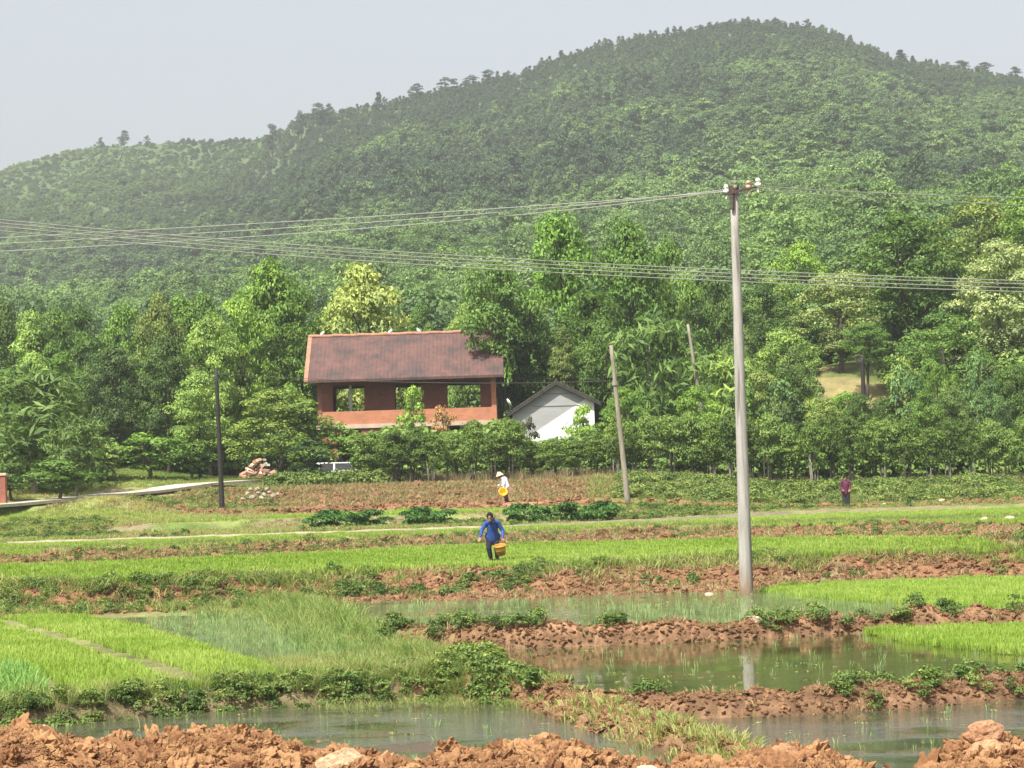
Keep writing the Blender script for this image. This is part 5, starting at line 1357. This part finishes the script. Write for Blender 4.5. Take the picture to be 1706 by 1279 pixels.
for s_ in (-1, 1): mb.tube([(s_ * .015 - .02, -.20, 1.14), (s_ * .07 - .02, -.21, 1.22), (s_ * .08 - .02, -.13, 1.31)], [.012, .025, .02], 6)
mb.build('collar', mat_plain('light_blue_collar', (.10, .17, .42), None, 6), pr1, True)
def bucket(loc, r1_, r0_, h, mat, rot, label, mat2=None, handle=True):
    o = empty('bucket', loc, label, 'bucket'); o.rotation_euler = rot
    mb = MB(); mb.lathe([(.001, 0), (r0_, 0), (r0_ + (r1_ - r0_) * .45, h * .45), (r0_ + (r1_ - r0_) * .47 + .012, h * .47), (r0_ + (r1_ - r0_) * .52, h * .52), (r1_, h), (r1_ + .02, h), (r1_ + .02, h - .03), (r1_ + .006, h - .03)], 24)
    mb.lathe([(r1_ - .004, h - .003), (r0_ - .008, .012), (.001, .012)], 24); mb.build('shell', mat, o, True)
    if handle:
        mb = MB(); mb.tube([(r1_ * math.cos(t) * 1.05, 0, h - .02 + math.sin(t) * r1_ * .85) for t in [math.pi * i / 14 for i in range(15)]], .008, 6); mb.build('handle', steel, o, True)
    return o
orangeP = mat_plain('orange_plastic', (.62, .30, .06), (.52, .23, .05), 4, .45, spec=.4); yellowP = mat_plain('yellow_plastic', (.85, .58, .04), (.8, .52, .03), 3, .4, spec=.4)
bucket((q.x + .24, MDp - .27, gz_ + .24), .17, .125, .30, orangeP, (R(14), R(-6), 0), 'orange plastic bucket held by the person in the blue jacket')
# person in the straw hat
q = P(842, 838, 123.5)
pr2 = empty('person', (q.x, q.y, q.z), 'person in a straw sun hat and white shirt stooping to the left', 'person')
J = dict(pelvis=(.08, 0, .82), chest=(-.02, 0, 1.14), neck=(-.14, 0, 1.26), head=(-.24, -.02, 1.32), shL=(-.06, -.18, 1.20), shR=(-.06, .18, 1.20),
         elL=(-.02, -.26, .96), wrL=(-.16, -.27, .84), elR=(-.15, .22, .98), wrR=(-.34, .12, .86), hipL=(.08, -.09, .80), hipR=(.08, .09, .80),
         knL=(.04, -.10, .46), anL=(.12, -.10, .08), knR=(.0, .10, .45), anR=(.04, .10, .08))
shirt = mat_plain('white_shirt', (.74, .74, .78), (.62, .62, .70), 5, .9, .01)
dk2 = mat_plain('brown_black_trousers', (.03, .018, .016), (.02, .012, .012), 6, .9)
V3, hd, lk, sd, rotm = person(pr2, J, (-.85, -.15, -.4), shirt, dk2, hairM, None)
hair(pr2, hd, lk, rotm)
straw = mat_plain('straw', (.80, .64, .38), (.65, .5, .27), 20, .9)
mb = MB(); mb.lathe([(.001, .13), (.05, .125), (.10, .09), (.125, .02), (.15, -.01), (.21, -.05), (.213, -.06), (.15, -.025), (.12, 0)], 24, hd + Vector((-.01, 0, .09)), Matrix.Rotation(R(-18), 3, 'Y')); mb.build('straw_hat', straw, pr2, True)
bucket((q.x - .12, q.y - .44, q.z + .46), .20, .155, .26, yellowP, (R(62), R(15), 0), 'yellow plastic bucket carried by the person in the straw hat', handle=False)
# person in maroon
q = P(1410, 849, 124)
pr3 = empty('person', (q.x, q.y, q.z), 'person in a maroon top and long dark trousers standing on the right field edge', 'person')
J = dict(pelvis=(0, 0, .92), chest=(.01, -.02, 1.24), neck=(.0, -.03, 1.42), head=(-.02, -.05, 1.53), shL=(.18, -.02, 1.36), shR=(-.18, -.02, 1.36),
         elL=(.23, -.02, 1.10), wrL=(.17, -.18, .98), elR=(-.24, -.02, 1.10), wrR=(-.17, -.18, .98), hipL=(.09, 0, .90), hipR=(-.09, 0, .90),
         knL=(.08, -.02, .50), anL=(.08, .0, .08), knR=(-.08, -.02, .50), anR=(-.07, 0, .08))
maroon = mat_plain('maroon_cloth', (.11, .022, .055), (.07, .015, .035), 6, .85, .01)
V3, hd, lk, sd, rotm = person(pr3, J, (.1, -.95, -.2), maroon, mat_plain('charcoal_cloth', (.02, .02, .022), (.03, .03, .03), 6, .9), hairM, None, skirt=True)
hair(pr3, hd, lk, rotm)

# ------------------------------------------------------------------ haze
mh, n, l, p = newmat('haze_air')
n.remove(p)
pv_ = n.new('ShaderNodeVolumePrincipled'); pv_.inputs['Color'].default_value = (.90, .92, .93, 1); pv_.inputs['Density'].default_value = .00027; pv_.inputs['Anisotropy'].default_value = .2
l.new(pv_.outputs[0], n['Material Output'].inputs['Volume'])
mb = MB(); mb.box((-2000, -70, float(min(Zz.min(), HZ.min())) - 1), (2000, 1520, float(HZ.max()) + 12))
hz_ = mb.build('haze', mh); tag(hz_, 'thin pale summer haze filling the valley', None, kind='stuff'); hz_['category'] = 'haze'
